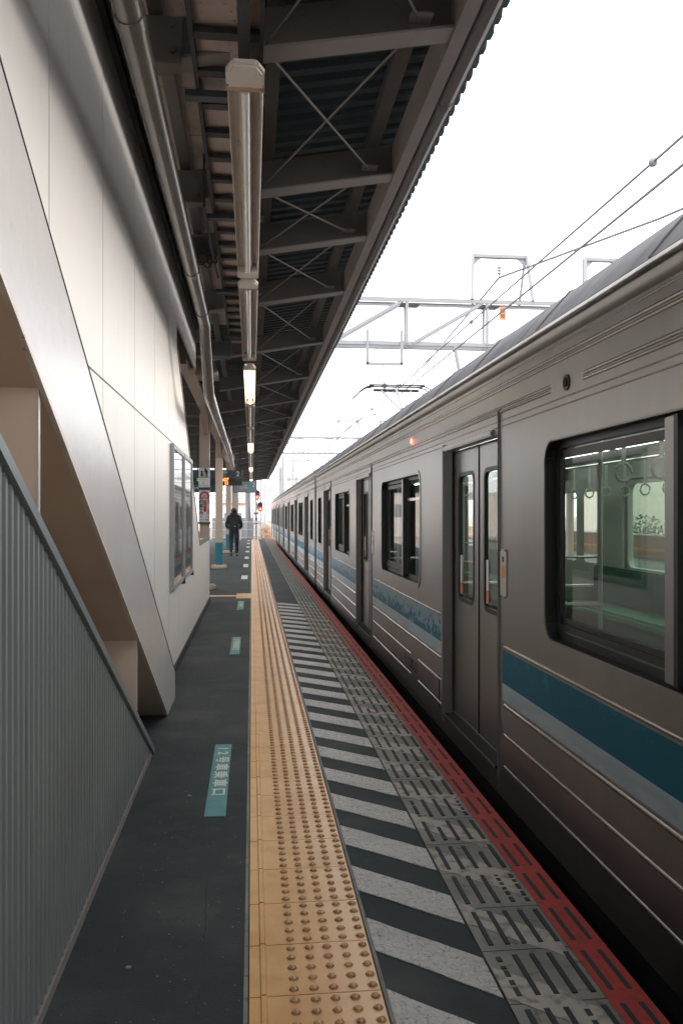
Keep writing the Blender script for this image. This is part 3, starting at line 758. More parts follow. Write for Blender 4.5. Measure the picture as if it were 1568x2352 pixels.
def ring(m,x,hp,d,x2):
    """tunnel from x to x2 along hole edge"""
    n=len(hp); vs=[(x,a,b_) for a,b_ in hp]+[(x2,a,b_) for a,b_ in hp]
    m.add(vs,[(i,(i+1)%n,n+(i+1)%n,n+i) for i in range(n)],d)
def frame_ring(m,x,outer,inner,k=0):
    n=len(outer); vs=[(x,a,b_) for a,b_ in outer]+[(x,a,b_) for a,b_ in inner]
    m.add(vs,[(i,(i+1)%n,n+(i+1)%n,n+i) for i in range(n)],k)
DO=[2.07,7.07,12.07,17.07]       # door openings measured from the car's near end
WIN=[]
for i in range(3): WIN.append((DO[i]+DW+.92,DO[i]+DW+2.95))
ENDW=[(.55,1.35),(19.1,19.9)]
QN=6
def side(m,x,sgn):
    """one car side as a flat skin with rounded holes"""
    edges=[0]+[v for d_ in DO for v in (d_,d_+DW)]+[CL]
    allw=WIN+ENDW
    for a,c in zip(edges[::2],edges[1::2]):
        ws=[w for w in allw if w[0]>a and w[1]<c]
        m.add([(x,a,Z0),(x,c,Z0),(x,c,.60),(x,a,.60)],[(0,1,2,3)])
        m.add([(x,a,2.0),(x,c,2.0),(x,c,Z1),(x,a,Z1)],[(0,1,2,3)])
        if ws:
            w=ws[0]; hp=rrect(w[0],w[1],WZ0,WZ1,.10,QN-1); hole_cell(m,x,a,c,.60,2.0,hp)
        else: m.add([(x,a,.6),(x,c,.6),(x,c,2.0),(x,a,2.0)],[(0,1,2,3)])
    for d_ in DO:
        m.add([(x,d_,Z0),(x,d_+DW,Z0),(x,d_+DW,DZ0),(x,d_,DZ0)],[(0,1,2,3)])
        m.add([(x,d_,DZ1),(x,d_+DW,DZ1),(x,d_+DW,Z1),(x,d_,Z1)],[(0,1,2,3)])
def make_car(interior):
    o=empty('train_car',(XT,-2.5,0),'stainless steel commuter train car','train car','train cars at the platform')
    b=MB(); side(b,0,1); side(b,2.80,-1)
    b.add([(0,0,Z0),(2.8,0,Z0),(2.8,0,Z1),(0,0,Z1)],[(0,1,2,3)]); b.add([(0,CL,Z0),(2.8,CL,Z0),(2.8,CL,Z1),(0,CL,Z1)],[(0,1,2,3)])
    b.build('body','steel',o)
    # roof
    pr=[(.012,2.353),(.075,2.43),(.185,2.552),(.42,2.64),(.9,2.70),(1.4,2.72),(1.9,2.70),(2.38,2.64),(2.62,2.552),(2.73,2.43),(2.79,2.353),(2.79,2.311),(.012,2.311)]
    r_=MB(); r_.prism(pr,1,.02,CL-.02); r_.build('roof','roofg',o,smooth=True)
    for y in [v*1.18+.6 for v in range(17)]: 
        r_=MB(); pts=[(x-.0 if x>0 else x-.003,y,z+.004) for x,z in pr[:6]]
        r_.tube(pts,.005,5); r_.build('roof_seam','roofg',o)
    gpr=[(-.004,2.306),(-.030,2.306),(-.031,2.310),(.010,2.349),(.03,2.352),(.03,2.306)]
    g_=MB(); g_.prism(gpr,1,0,CL); g_.build('gutter','gutter',o,smooth=True)
    bulge=[(0.0,2.304),(-.014,2.303),(-.026,2.286),(-.023,2.262),(-.010,2.243),(0.0,2.238)]
    g_=MB(); g_.prism(bulge,1,0,CL); g_.build('cant_rail','steel',o,smooth=True)
    # bead mouldings
    bd_=MB()
    def bead(y0,y1,z,w=.011,hh=.007):
        bd_.add([(0,y0,z-w),(-hh*.7,y0+.02,z-w*.5),(-hh,y0+.02,z),(-hh*.7,y0+.02,z+w*.5),(0,y0,z+w),
                 (0,y1,z-w),(-hh*.7,y1-.02,z-w*.5),(-hh,y1-.02,z),(-hh*.7,y1-.02,z+w*.5),(0,y1,z+w)],
                [(0,5,6,1),(1,6,7,2),(2,7,8,3),(3,8,9,4),(0,1,2,3,4),(9,8,7,6,5)])
    ventY=6.06-.0+0.0
    for z in (2.220,): bead(.02,CL-.02,z,.004,.004)
    for z in (2.170,2.146): bead(.02,CL-.02,z,.009)
    for z in (2.045,2.022):
        last=.02
        for v in (6.06,):
            bead(last,v-.18,z,.009); last=v+.18
        bead(last,CL-.02,z,.009)
    for z in (1.973,1.940): bead(.02,CL-.02,z,.004,.004)
    edges=[0]+[v for d_ in DO for v in (d_,d_+DW)]+[CL]
    for a,c in zip(edges[::2],edges[1::2]):
        a2=a+.05 if a else .04; c2=c-.08 if c<CL else c-.04
        bead(a2,c2,.722,.009); bead(a2,c2,.400,.011)
        if abs(a-(DO[1]+DW))<.01:
            for z in (.237,.062): bead(a2,a2+1.15-.2,z,.010); bead(a2+1.25,c2,z,.010)
        else:
            for z in (.237,.062): bead(a2,c2,z,.010)
    bd_.build('bead_mouldings','bead',o,smooth=True)
    # underframe
    u=MB(); u.box(.12,2.68,.1,CL-.1,-.35,Z0-.002)
    for y in (2.2,18.2):
        for wv in (-1.05,1.05):
            for x in (.72,2.0): u.tube([(x,y+wv,-.68),(x+.12,y+wv,-.68)],.42,16)
        u.box(.5,2.3,y-1.4,y+1.4,-.75,-.5)
    for y in (5.2,7.9,10.2,12.6,14.8): u.box(.22,2.5,y-.9,y+.9,-.85,-.36)
    u.build('underframe','under',o)
    g_=MB(); g_.box(.5,2.3,CL,CL+.45,.0,2.2); g_.build('gangway','under',o)
    # windows
    for (a,c) in WIN+ENDW:
        big=c-a>1
        f_=MB(); hp=rrect(a,c,WZ0,WZ1,.10,QN-1)
        op=rrect(a-.035,c+.035,WZ0-.035,WZ1+.035,.13,QN-1)
        n=len(hp); frame_ring(f_,-.006,op,rrect(a-.004,c+.004,WZ0-.004,WZ1+.004,.10,QN-1)); ring(f_,0,op,0,-.006); ring(f_,-.006,rrect(a-.004,c+.004,WZ0-.004,WZ1+.004,.10,QN-1),0,0.0)
        w=f_.build('window','steel',o,smooth=False)
        s_=MB(); ring(s_,-.001,hp,0,.055); ip=rrect(a+.032,c-.032,WZ0+.035,WZ1-.030,.075,QN-1); frame_ring(s_,.050,hp,ip); ring(s_,.05,ip,0,.075)
        s_.build('seal','seal',w)
        g_=MB(); g_.add([(.064,p0,p1) for p0,p1 in ip],[tuple(range(len(ip)))[::-1]]); g_.build('pane','glass',w)
        if big:
            yp=a+.835; m_=MB(); m_.box(.010,.075,yp,yp+.070,WZ0+.01,WZ1-.01); m_.build('window_post','steel',w,bevel=.004); m_=MB(); m_.box(.045,.058,a+.06,yp-.03,1.575,1.60); m_.build('sash_bar','steelb',w)
            m_=MB(); m_.box(.006,.075,yp-.028,yp-.001,WZ0+.008,WZ1-.008); m_.box(.045,.063,yp+.06,c-.05,WZ0+.045,WZ0+.075); m_.build('post_seal','seal',w)
            m_=MB(); m_.box(.052,.062,yp+.062,c-.052,WZ1-.078,WZ1-.042); m_.box(.052,.062,c-.09,c-.052,WZ0+.05,WZ1-.05); m_.box(.052,.062,yp+.062,c-.052,WZ0+.076,WZ0+.10); m_.build('inner_sash','seal',w)
        # opposite side window
        g_=MB(); hp2=hp; g_.add([(2.79,p0,p1) for p0,p1 in hp2],[tuple(range(len(hp2)))[::-1]]); q=g_.build('far_window','glass',o)
        m_=MB(); frame_ring(m_,2.74,rrect(a-.05,c+.05,WZ0-.05,WZ1+.05,.12,QN-1),hp); ring(m_,2.74,hp,0,2.80); 
        if big: m_.box(2.74,2.79,a+.83,a+.89,WZ0,WZ1)
        m_.build('frame','intw',q)
    # doors
    for di,d_ in enumerate(DO):
        D=MB(); x=.065
        for (a,c) in ((d_+.012,d_+DW/2-.004),(d_+DW/2+.004,d_+DW-.012)):
            cy=(a+c)/2; hp=rrect(cy-.20,cy+.20,.86,1.73,.06,QN-1); hole_cell(D,x,a,c,DZ0+.02,DZ1-.01,hp); ring(D,x,hp,0,x+.03)
        dr=D.build('door','steel',o)
        for (a,c) in ((d_+.012,d_+DW/2-.004),(d_+DW/2+.004,d_+DW-.012)):
            cy=(a+c)/2; hp=rrect(cy-.20,cy+.20,.86,1.73,.06,QN-1); ip=rrect(cy-.185,cy+.185,.875,1.715,.05,QN-1)
            s_=MB(); frame_ring(s_,x-.004,rrect(cy-.212,cy+.212,.848,1.742,.07,QN-1),ip); ring(s_,x-.004,ip,0,x+.02); s_.build('window_seal','seal',dr)
            g_=MB(); g_.add([(x+.008,p0,p1) for p0,p1 in ip],[tuple(range(len(ip)))[::-1]]); g_.build('door_pane','glass',dr)
            m_=MB(); sy=cy+.165; m_.box(x+.001,x+.004,sy-.045,sy,.98,1.17); m_.build('notice','white',dr)
            m_=MB(); m_.box(x+.001,x+.0045,sy-.045,sy,.90,.98); m_.build('warning_notice','orange',dr)
        s_=MB(); s_.box(x-.006,x+.012,d_+DW/2-.006,d_+DW/2+.006,DZ0+.02,DZ1-.01); s_.box(x+.0,x+.02,d_,d_+DW,DZ1-.012,DZ1); s_.box(0.001,x+.02,d_+.0,d_+.006,DZ0,DZ1); s_.build('door_gasket','seal',dr)
        # surround
        f_=MB(); f_.box(-.022,.05,d_+DW,d_+DW+.05,DZ0-.06,DZ1+.05); f_.box(-.014,.05,d_-.012,d_-.001,Z0+.04,DZ1+.14); f_.box(-.022,.05,d_+.10,d_+DW+.0,DZ1+.0,DZ1+.035)
        f_.build('door_surround','steel',o,bevel=.006)
        f_=MB(); f_.box(-.016,.062,d_+.03,d_+DW+.03,DZ0-.012,DZ0); sl_=f_.build('door_sill','under',o); f_=MB(); f_.box(-.020,-.0165,d_+.03,d_+DW+.03,DZ0-.010,DZ0+.002); f_.build('nosing','steelb',sl_)
        f_=MB(); f_.box(.08,2.7,d_,d_+DW,DZ0-.03,DZ0-.005); f_.build('door_step','intf',o)
        f_=MB(); f_.box(-.008,-.001,d_-.145,d_-.042,1.0,1.26); pl=f_.build('control_plate','steelb',o)
        f_=MB(); f_.tube([(-.010,d_-.094,1.135),(-.0085,d_-.094,1.135)],.036,14); f_.build('orange_disc','orange',pl)
        f_=MB()
        for yy in (d_-.135,d_-.052):
            for zz in (.998,1.252): f_.tube([(-.012,yy,zz),(-.008,yy,zz)],.005,6)
        f_.box(-.0095,-.0085,d_-.108,d_-.080,1.19,1.22); f_.build('screws','ink',pl)
        # opposite door
        f_=MB(); hpA=rrect(d_+.12,d_+DW/2-.12,.86,1.73,.06,QN-1); hpB=rrect(d_+DW/2+.12,d_+DW-.12,.86,1.73,.06,QN-1)
        hole_cell(f_,2.76,d_,d_+DW/2,DZ0,DZ1,hpA); hole_cell(f_,2.76,d_+DW/2,d_+DW,DZ0,DZ1,hpB); f_.build('far_door','intw',o)
    # coloured bands between the doors
    for i,(a,c) in enumerate(zip(edges[::2],edges[1::2])):
        a2=a+.002; c2=c-.06 if c<CL else c-.01
        if a: a2=a+.055
        f_=MB(); f_.box(-.0016,0,a2,c2,.520,.702); f_.build('blue_band','band_deep' if i==1 else 'band_spk',o)
        f_=MB(); f_.box(-.0016,0,a2,c2,.4265,.519); f_.build('pale_band','band_lt',o)
    # lamp and vents
    f_=MB(); f_.tube([(-.012,9.64,2.085),(0,9.64,2.085)],.022,14); f_.build('red_side_lamp','signal_red',o)
    f_=MB(); f_.tube([(-.006,6.06,2.033),(0.002,6.06,2.033)],.036,18); f_.tube([(-.006,18.6,2.03),(0.002,18.6,2.03)],.036,18); f_.build('vent','seal',o)
    f_=MB(); f_.tube([(-.012,6.06,2.033),(-.006,6.06,2.033)],.020,12); f_.build('vent_cap','under',o)
    # number markings
    text('モハ205-51',.13,'under',o,(-.002,10.0,.15),(R(90),0,R(-90)),name='car_number',ext=.0005)
    f_=MB(); f_.box(-.002,0,8.57,8.60,.02,.26); f_.build('capacity_mark','under',o)
    # roof gear along the platform edge
    f_=MB()
    f_.box(.30,.40,11.0,20.0,2.585,2.64)
    f_.build('roof_walkway','dark',o)
    # interior
    f_=MB(); f_.box(.08,2.7,.05,CL-.05,DZ0-.04,DZ0-.031); f_.build('floor','intf',o)
    f_=MB()
    f_.box(.1,2.7,.05,CL-.05,2.10,2.13)
    for a,c in zip(edges[::2],edges[1::2]):
        for x0,x1 in ((.076,.10),(2.70,2.735)):
            f_.box(x0,x1,a+.005,c-.005,.03,WZ0-.05); f_.box(x0,x1,a+.005,c-.005,WZ1+.05,2.1)
            ws=[w for w in WIN+ENDW if w[0]>a and w[1]<c]
            if ws: f_.box(x0,x1,a+.005,ws[0][0]-.05,WZ0-.05,WZ1+.05); f_.box(x0,x1,ws[0][1]+.05,c-.005,WZ0-.05,WZ1+.05)
    f_.build('lining','intw',o)
    f_=MB()
    for x in (.75,2.05):
        for i in range(14): f_.box(x-.02,x+.02,.5+i*1.4,1.7+i*1.4,2.07,2.09)
    f_.build('interior_lights','lightstrip',o)
    for a,c in zip(edges[::2],edges[1::2]):
        for sx in (0,1):
            f_=MB()
            if sx==0: f_.box(.12,.55,a+.12,c-.12,.36,.45)
            else: f_.box(2.25,2.68,a+.12,c-.12,.36,.45)
            st=f_.build('seat','seat',o,bevel=.03)
            f_=MB()
            if sx==0: f_.box(.105,.19,a+.12,c-.12,.46,.86)
            else: f_.box(2.60,2.695,a+.12,c-.12,.46,.86)
            f_.build('backrest','seatb',st,bevel=.02)
            f_=MB()
            for yy in (a+.09,c-.09):
                x0,x1=(.11,.55) if sx==0 else (2.25,2.69)
                if interior:
                    f_.tube([(x0,yy,.95),(x1,yy,.95)],.014,8); f_.tube([(x1,yy,.3),(x1,yy,2.1)],.014,8); f_.tube([(x0,yy,.62),(x1,yy,.62)],.012,8)
                    f_.box(x0,x1,yy-.008,yy+.008,.03,.60)
            if interior: f_.build('rail','steelb',o,smooth=True)
    if interior:
        for x in (.62,2.18):
            f_=MB(); f_.tube([(x,3.6,1.97),(x,CL-.5,1.97)],.014,8); f_.build('strap_rail','steelb',o)
            y=3.9
            while y<13.5:
                if not any(d_-.05<y<d_+DW+.05 for d_ in DO):
                    f_=MB(); f_.box(x-.012,x+.012,y-.003,y+.003,1.72,1.96)
                    pts=[(x+.045*math.cos(2*math.pi*j/12),y,1.68+.05*math.sin(2*math.pi*j/12)) for j in range(13)]
                    f_.tube([(p_[0],p_[1]+ (0.0005*j),p_[2]) for j,p_ in enumerate(pts)],.009,6); f_.build('hand_strap','strap',o)
                y+=.42
    # pantograph
    return o
car=make_car(True)
car['label']='nearest stainless steel train car with large windows and deep blue band'
car2=make_car(False); car2.location=(XT,18.4,0); car2['label']='middle stainless steel train car, second from the camera'
car3=copy_tree(car2); car3.location=(XT,39.3,0); car3['label']='farthest stainless steel train car near the platform end'
# pantograph on the first car
pn=empty('pantograph',(XT+1.45,16.3,2.7),'grey single arm pantograph raised above the first car roof','pantograph')
m=MB(); 
for dy in (-.12,.12):
    pts=[(-.86,dy,1.02),(-.72,dy,1.17),(-.60,dy,1.25),(-.45,dy,1.285),(.45,dy,1.285),(.60,dy,1.25),(.72,dy,1.17),(.86,dy,1.02)]
    m.tube(pts,.014,8); m.box(-.55,.55,dy-.025,dy+.025,1.275,1.30)
m.tube([(-.5,-.12,1.27),(-.5,.12,1.27)],.02,6); m.tube([(.5,-.12,1.27),(.5,.12,1.27)],.02,6); m.tube([(-.45,0,1.2),(.45,0,1.2)],.03,8)
m.build('contact_head','dark',pn,smooth=True)
m=MB(); m.tube([(0,0,1.22),(0,-.9,.62)],.03,8); m.tube([(0,-.9,.62),(0,.3,.08)],.045,8); m.tube([(.3,0,1.20),(0,-.85,.66)],.018,8); m.tube([(-.3,0,1.20),(0,-.85,.66)],.018,8)
m.build('arm','galv',pn,smooth=True)
m=MB(); m.box(-.5,.5,-.05,.05,.02,.10); m.box(-.5,.5,.55,.62,.02,.10); m.box(-.45,-.40,-.05,.6,.02,.08); m.box(.40,.45,-.05,.6,.02,.08)
for x in (-.45,.45):
    for y in (0,.58): m.tube([(x,y,-.10),(x,y,.03)],.05,8)
m.build('base_frame','dark',pn)

# ---------------------------------------------------------------- overhead line gantries
def gantry(y,label,x0=-5.8,x1=16,detail=True,ztop=6.10,zlo=5.08,cols=(-5.8,16),phase=0):
    o=empty('catenary_gantry',(0,y,-1.1),label,'gantry','overhead line gantries'); B=1.1
    m=MB(); zt=ztop+B; zl=zlo+B
    for dy in (-.2,.2):
        m.box(x0,x1,dy-.04,dy+.04,zt-.012,zt,1); m.box(x0,x1,dy-.008 if dy>0 else dy-.04,dy+.008+(.0 if dy>0 else -.0),zt-.08,zt-.0121,0)
        m.box(x0,x1,dy-.006,dy+.006,zl,zl+.09,0); m.box(x0,x1,dy-.035,dy+.035,zl,zl+.01,0)
    x=x0+.55+phase
    while x<x1-1.8:
        m.bar((x,-.2,zl+.04),(x,-.2,zt-.02),.06,.06); m.bar((x+.03,.2,zl+.04),(x+.03,.2,zt-.02),.05,.05)
        m.bar((x+.12,-.2,zl+.05),(x+1.68,-.2,zt-.05),.06,.06); 
        if detail: m.bar((x+.12,.2,zl+.05),(x+1.68,.2,zt-.05),.05,.05); m.box(x-.12,x+.30,-.2,.2,zt-.11,zt-.10,1)
        x+=1.76
    m.build('truss',['galvw','galvd'],o)
    for cx in cols:
        m=MB(); m.tube([(cx,0,0),(cx,0,zt+.3)],.17,12); m.build('post','galvw',o)
    return o
def topframe(y,x,z,w,par,h=1.05):
    m=MB(); hw=w/2; z+=1.1
    m.box(x-hw,x+hw,-.06,.06,z+h-.07,z+h); 
    for s_ in (-1,1):
        m.bar((x+s_*hw,-.04,z+h),(x+s_*(hw+.08),-.25,z),.07,.05); m.bar((x+s_*hw,.04,z+h),(x+s_*(hw-.07),.25,z),.05,.05)
        m.prism([(x+s_*hw,z+h-.07),(x+s_*(hw-.2),z+h-.07),(x+s_*hw,z+h-.27)],1,-.01,.01)
    m.build('top_frame','galvw',par)
    m=MB(); m.tube([(x,0,z+h-.07),(x,0,z+h-.25)],.012,6)
    for i in range(3): m.tube([(x,0,z+h-.27-i*.06),(x,0,z+h-.30-i*.06)],.05,10,rs=[.055,.03])
    m.tube([(x,0,z+h-.4),(x,0,z+h-.5)],.015,6); m.build('insulator','ins',par)
g1=gantry(17.9,'nearest pale overhead line gantry crossing above the train',phase=1.52,cols=(-5.8,16))
topframe(0,5.40,6.10,1.20,g1); topframe(0,7.95,6.10,1.20,g1); topframe(0,11.0,6.1,1.2,g1)
m=MB()  # hanging U bracket and insulator
bx=2.82; zz=5.08+1.1
for s_ in (-1,1): m.box(bx+s_*.37-.03,bx+s_*.37+.03,-.26,-.21,zz-.42,zz+.32)
m.box(bx-.4,bx+.4,-.26,-.21,zz-.44,zz-.38); m.build('drop_bracket','galvw',g1)
m=MB()
for s_ in (-1,1): m.tube([(bx+s_*.04,-.235,zz-.9+.18),(bx+s_*.04,-.235,zz-.2)],.010,6)
m.tube([(bx,-.235,zz-.78),(bx,-.235,zz-.86),(bx,-.235,zz-.87),(bx,-.235,zz-.90),(bx,-.235,zz-.91),(bx,-.235,zz-1.02)],.04,10,rs=[.02,.04,.075,.075,.03,.045]); m.build('insulator','ins',g1)
m=MB(); m.tube([(4.35,-.2,zz+.02),(4.5,-.2,zz-.75)],.045,8); m.build('registration_post','galvw',g1)
# orange tag
tg=MB(); tg.box(5.31,5.45,17.58,17.592,5.65,5.93); tg=tag(tg.build('gantry_tag','orange'),'small orange name plate hanging from the nearest gantry','sign')
text('相',.11,'ink',tg,(5.38,17.577,5.85),(R(90),0,0),'CENTER'); text('模',.11,'ink',tg,(5.38,17.577,5.73),(R(90),0,0),'CENTER')
m=MB(); m.bar((5.34,17.586,5.93),(5.34,17.586,6.02),.008); m.bar((5.42,17.586,5.93),(5.42,17.586,6.02),.008); m.build('hook','galv',tg)
g2=gantry(50,'second overhead line gantry at the platform end',phase=-.3,cols=(-.22,16),x0=-8)
topframe(0,5.75,6.10,1.25,g2); topframe(0,8.3,6.1,1.25,g2)
m=MB(); 
for s_ in (-1,1): m.box(2.9+s_*.45-.03,2.9+s_*.45+.03,-.26,-.21,zz-.42,zz+.32)
m.box(2.45,3.35,-.26,-.21,zz-.44,zz-.38); m.build('drop_bracket','galvw',g2)
g3=gantry(87,'third overhead line gantry with a post between the tracks',detail=False,cols=(-1.6,3.0,16),x0=-10,x1=22)
topframe(0,4.8,6.10,2.2,g3); topframe(0,9,6.1,2.2,g3)
gantry(122,'fourth overhead line gantry fading into the distance',detail=False,cols=(-3,6.5,20),x0=-10,x1=24)
gantry(160,'fifth overhead line gantry, faint in the distance',detail=False,cols=(-4,7,20),x0=-12,x1=24)
gantry(205,'farthest overhead line gantry, faint in the distance',detail=False,cols=(-5,8,20),x0=-12,x1=24)
# platform end lattice post
o=empty('lattice_post',(.02,55,-1.1),'pale lattice post behind the railing at the platform end','post')
m=MB()
for sx in (-.22,.22):
    for sy in (-.15,.15): m.bar((sx,sy,0),(sx,sy,5.4),.05)
for i in range(18): m.bar((-.22,-.15,.1+i*.3),(.22,-.15,.1+i*.3),.03)
m.build('lattice','galvw',o)
m=MB(); m.box(-.06,.06,-.22,-.17,2.4,2.75); m.build('box','white',o)
# wires
def wire(pts,r,label,name='overhead_wire',balls=(),drops=()):
    m=MB(); m.tube(pts,r,5); o=tag(m.build(name,'wire'),label,'wire','overhead wires')
    for (p_,rr) in balls:
        b_=MB(); b_.tube([(p_[0],p_[1]-rr*1.0,p_[2]),(p_[0],p_[1]-rr*.6,p_[2]),(p_[0],p_[1],p_[2]),(p_[0],p_[1]+rr*.6,p_[2]),(p_[0],p_[1]+rr,p_[2])],rr,10,rs=[rr*.2,rr*.8,rr,rr*.8,rr*.2]); b_.build('insulator','ins',o,smooth=True)
    for (a,c) in drops:
        b_=MB(); b_.tube([a,c],.004,4); b_.build('dropper','galv',o)
    return o
sag=lambda y0,y1,x0,x1,z0,z1,s_,n=10:[(x0+(x1-x0)*i/n,y0+(y1-y0)*i/n,z0+(z1-z0)*i/n-4*s_*(i/n)*(1-i/n)) for i in range(n+1)]
zM=4.21; zC=4.0
mess=sag(-20,17.8,3.12,3.12,zM,zM,.0)+sag(17.8,50,3.12,3.0,zM,zM+.1,.05)[1:]+sag(50,87,3.,3.,zM+.1,zM+.1,.05)[1:]
wire(mess,.011,'upper thin messenger wire above the near track',balls=[((3.12,6.25,zM),.038),((3.12,11.7,zM),.034),((3.1,21.5,zM-.02),.04),((3.08,30,zM-.03),.04)],drops=[((3.11,6.25,zM),(3.11,6.25,zC)),((3.125,6.3,zM),(3.125,6.3,zC)),((3.12,11.7,zM),(3.12,11.7,zC))])
wire([(3.12,-20,zC),(3.12,17.8,zC),(2.9,50,zC),(3.1,87,zC),(3,122,zC)],.012,'contact wire touching the raised pantograph',balls=[((3.10,21,zC),.03)])
wire([(2.83,14,3.99),(2.83,50,3.99),(2.7,87,3.99)],.007,'second contact wire beyond the pantograph',balls=[((2.83,24,3.99),.03)])
wire([(9.3,9,6.9),(7.2,14.2,6.72),(5.40,17.9,6.66),(5.5,26,6.25),(5.6,38,6.25),(5.75,50,6.66),(5.7,68,6.3),(4.8,87,6.66)],.024,'thick feeder cable bending at the gantry top frame')
wire([(2.83,17.65,5.28),(2.85,30,4.9),(2.9,50,5.3)],.008,'thin wire between the first two gantries')
wire([(6.6,-10,4.9),(6.6,17.8,4.9),(6.6,50,4.9),(6.6,87,4.9),(6.6,122,4.9)],.008,'messenger wire over the far track')
wire([(6.6,-10,4.0),(6.6,122,4.0)],.008,'contact wire over the far track')
# distant poles
for i,(x,y,h_) in enumerate(((2.6,70,7.5),(1.2,110,8.2),(2.2,140,8),(.2,150,9),(4.9,100,9))):
    m=MB(); m.tube([(x,y,-1.1),(x,y,h_-1.1)],.14,8,rs=[.16,.11]); m.bar((x-.7,y,h_-1.9),(x+.7,y,h_-1.9),.08)
    tag(m.build('line_pole','galvw'),['slender pale pole close past the platform end','pale pole straight above the signal lights','distant pale pole left of the gantry post','distant pole farthest left beside the signals','tall pale pole just left of the train end'][i],'pole','distant line poles')

# ---------------------------------------------------------------- platform end
o=empty('end_railing',(-.8,49.7,0),'white barred railing closing the far end of the platform','railing')
m=MB(); m.box(-3.4,1.35,-.02,.02,1.0,1.05); m.box(-3.4,1.35,-.02,.02,.08,.12); m.box(-3.4,1.35,-.02,.02,.55,.58); m.build('rails','white',o)
m=MB()
for i in range(48): m.box(-3.4+i*.1,-3.38+i*.1,-.012,.012,.1,1.0)
for i in range(5): m.box(-3.42+i*1.18,-3.36+i*1.18,-.03,.03,0,1.08)
m.build('bars','white',o)
m=MB(); m.box(-1.6,.9,1.6,1.64,-.2,1.25); m.box(-1.55,-.3,1.58,1.6,.0,1.2); m.build('screen','galvw',o)
sg=empty('railway_signal',(.28,52,-1.1),'signal mast showing two red lights past the platform end','signal')
m=MB(); m.tube([(0,0,0),(0,0,4.3)],.05,8); m.build('mast','galv',sg)
m=MB()
for i in range(9): m.bar((-.15,.08,.3+i*.3),(.15,.08,.3+i*.3),.02)
m.build('rungs','galvw',sg)
for (x,z) in ((.06,3.74),(.24,3.01)):
    m=MB(); m.prism([(x+.15*math.cos(R(a)),z+(.17 if 0<=a<=180 else -.13)+.15*math.sin(R(a))) for a in range(0,360,20)],1,-.12,.05); hd=m.build('signal_head','signdk',sg)
    m=MB(); m.tube([(x,-.17,z-.12),(x,-.13,z-.12)],.075,14); m.build('red_light','signal_red',hd)
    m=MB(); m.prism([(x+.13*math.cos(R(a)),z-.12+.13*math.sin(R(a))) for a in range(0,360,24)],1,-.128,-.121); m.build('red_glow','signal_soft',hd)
    m=MB(); m.prism([(x+.095*math.cos(R(a)),z+.13+.095*math.sin(R(a))) for a in range(0,360,24)],1,-.2,-.121); m.build('dark_lens','under',hd)
m=MB(); m.box(.22,.34,-.02,.02,3.62,4.0); m.box(-.10,.10,-.02,.02,2.85,3.3); m.build('backing_box','white',sg)
m=MB()
for x in (-.10,.10): m.tube([(x,-.1,2.62),(x,.02,2.62)],.07,12)
m.box(-.03,.03,-.03,.03,2.2,2.7); m.tube([(0,-.08,2.28),(0,.02,2.28)],.08,12); m.box(-.16,.16,-.05,.0,1.98,2.03); m.build('small_heads','signdk',sg)
m=MB()
for x,z in ((-.10,2.62),(.10,2.62),(0,2.28)): m.tube([(x,-.11,z),(x,-.101,z)],.038,10)
m.build('small_lights','pink',sg)
# rails and tracks
for xc,lab in ((2.83,0),(6.6,1)):
    m=MB()
    for s_ in (-1,1): m.box(xc+s_*.5335-.035,xc+s_*.5335+.035,-40,400,-1.06,-.93)
    tag(m.build('rails','rail'),kind='structure')
    m=MB()
    for i in range(330): m.box(xc-1.05,xc+1.05,48+i*.62,48.2+i*.62,-1.1,-1.05)
    tag(m.build('sleepers','brownb'),kind='structure')
m=MB()
pts0=[(2.3,56),(1.6,66),(.6,80),(-1.5,100),(-6,140)]
for off in (0,1.07):
    m.tube([(x+off,y,-.98) for x,y in pts0],.05,5)
tag(m.build('siding_rails','rail'),kind='structure')
# shrubs
def shrub(x,y,z,rx,rz,k,label,name='shrub',n=420,ls=.10):
    o=empty(name,(x,y,z),label,'shrub' if name!='tree' else 'tree')
    m=MB()
    for i in range(n):
        while True:
            v=Vector((random.uniform(-1,1),random.uniform(-1,1),random.uniform(0,1)))
            if .35<v.length<1+random.uniform(-.15,.15): break
        p_=Vector((v.x*rx,v.y*rx,v.z*rz)); a=Vector((random.gauss(0,1),random.gauss(0,1),random.gauss(0,1))).normalized(); b_=a.orthogonal().normalized()
        m.add([p_-a*ls,p_+b_*ls*.5,p_+a*ls,p_-b_*ls*.5],[(0,1,2,3)])
    m.build('foliage',k,o)
    m=MB()
    for i in range(5): m.tube([(0,0,0),(random.uniform(-.5,.5)*rx,random.uniform(-.5,.5)*rx,rz*.8)],.03,5,rs=[.04,.01])
    m.build('stems','brownb',o)
shrub(1.15,70,-1.1,.62,1.75,'shrub','orange brown shrub beyond the platform end, right of the signal','shrub')
shrub(1.9,76,-1.1,.6,.9,'shrub','low brown shrub beside the siding rails','shrub')
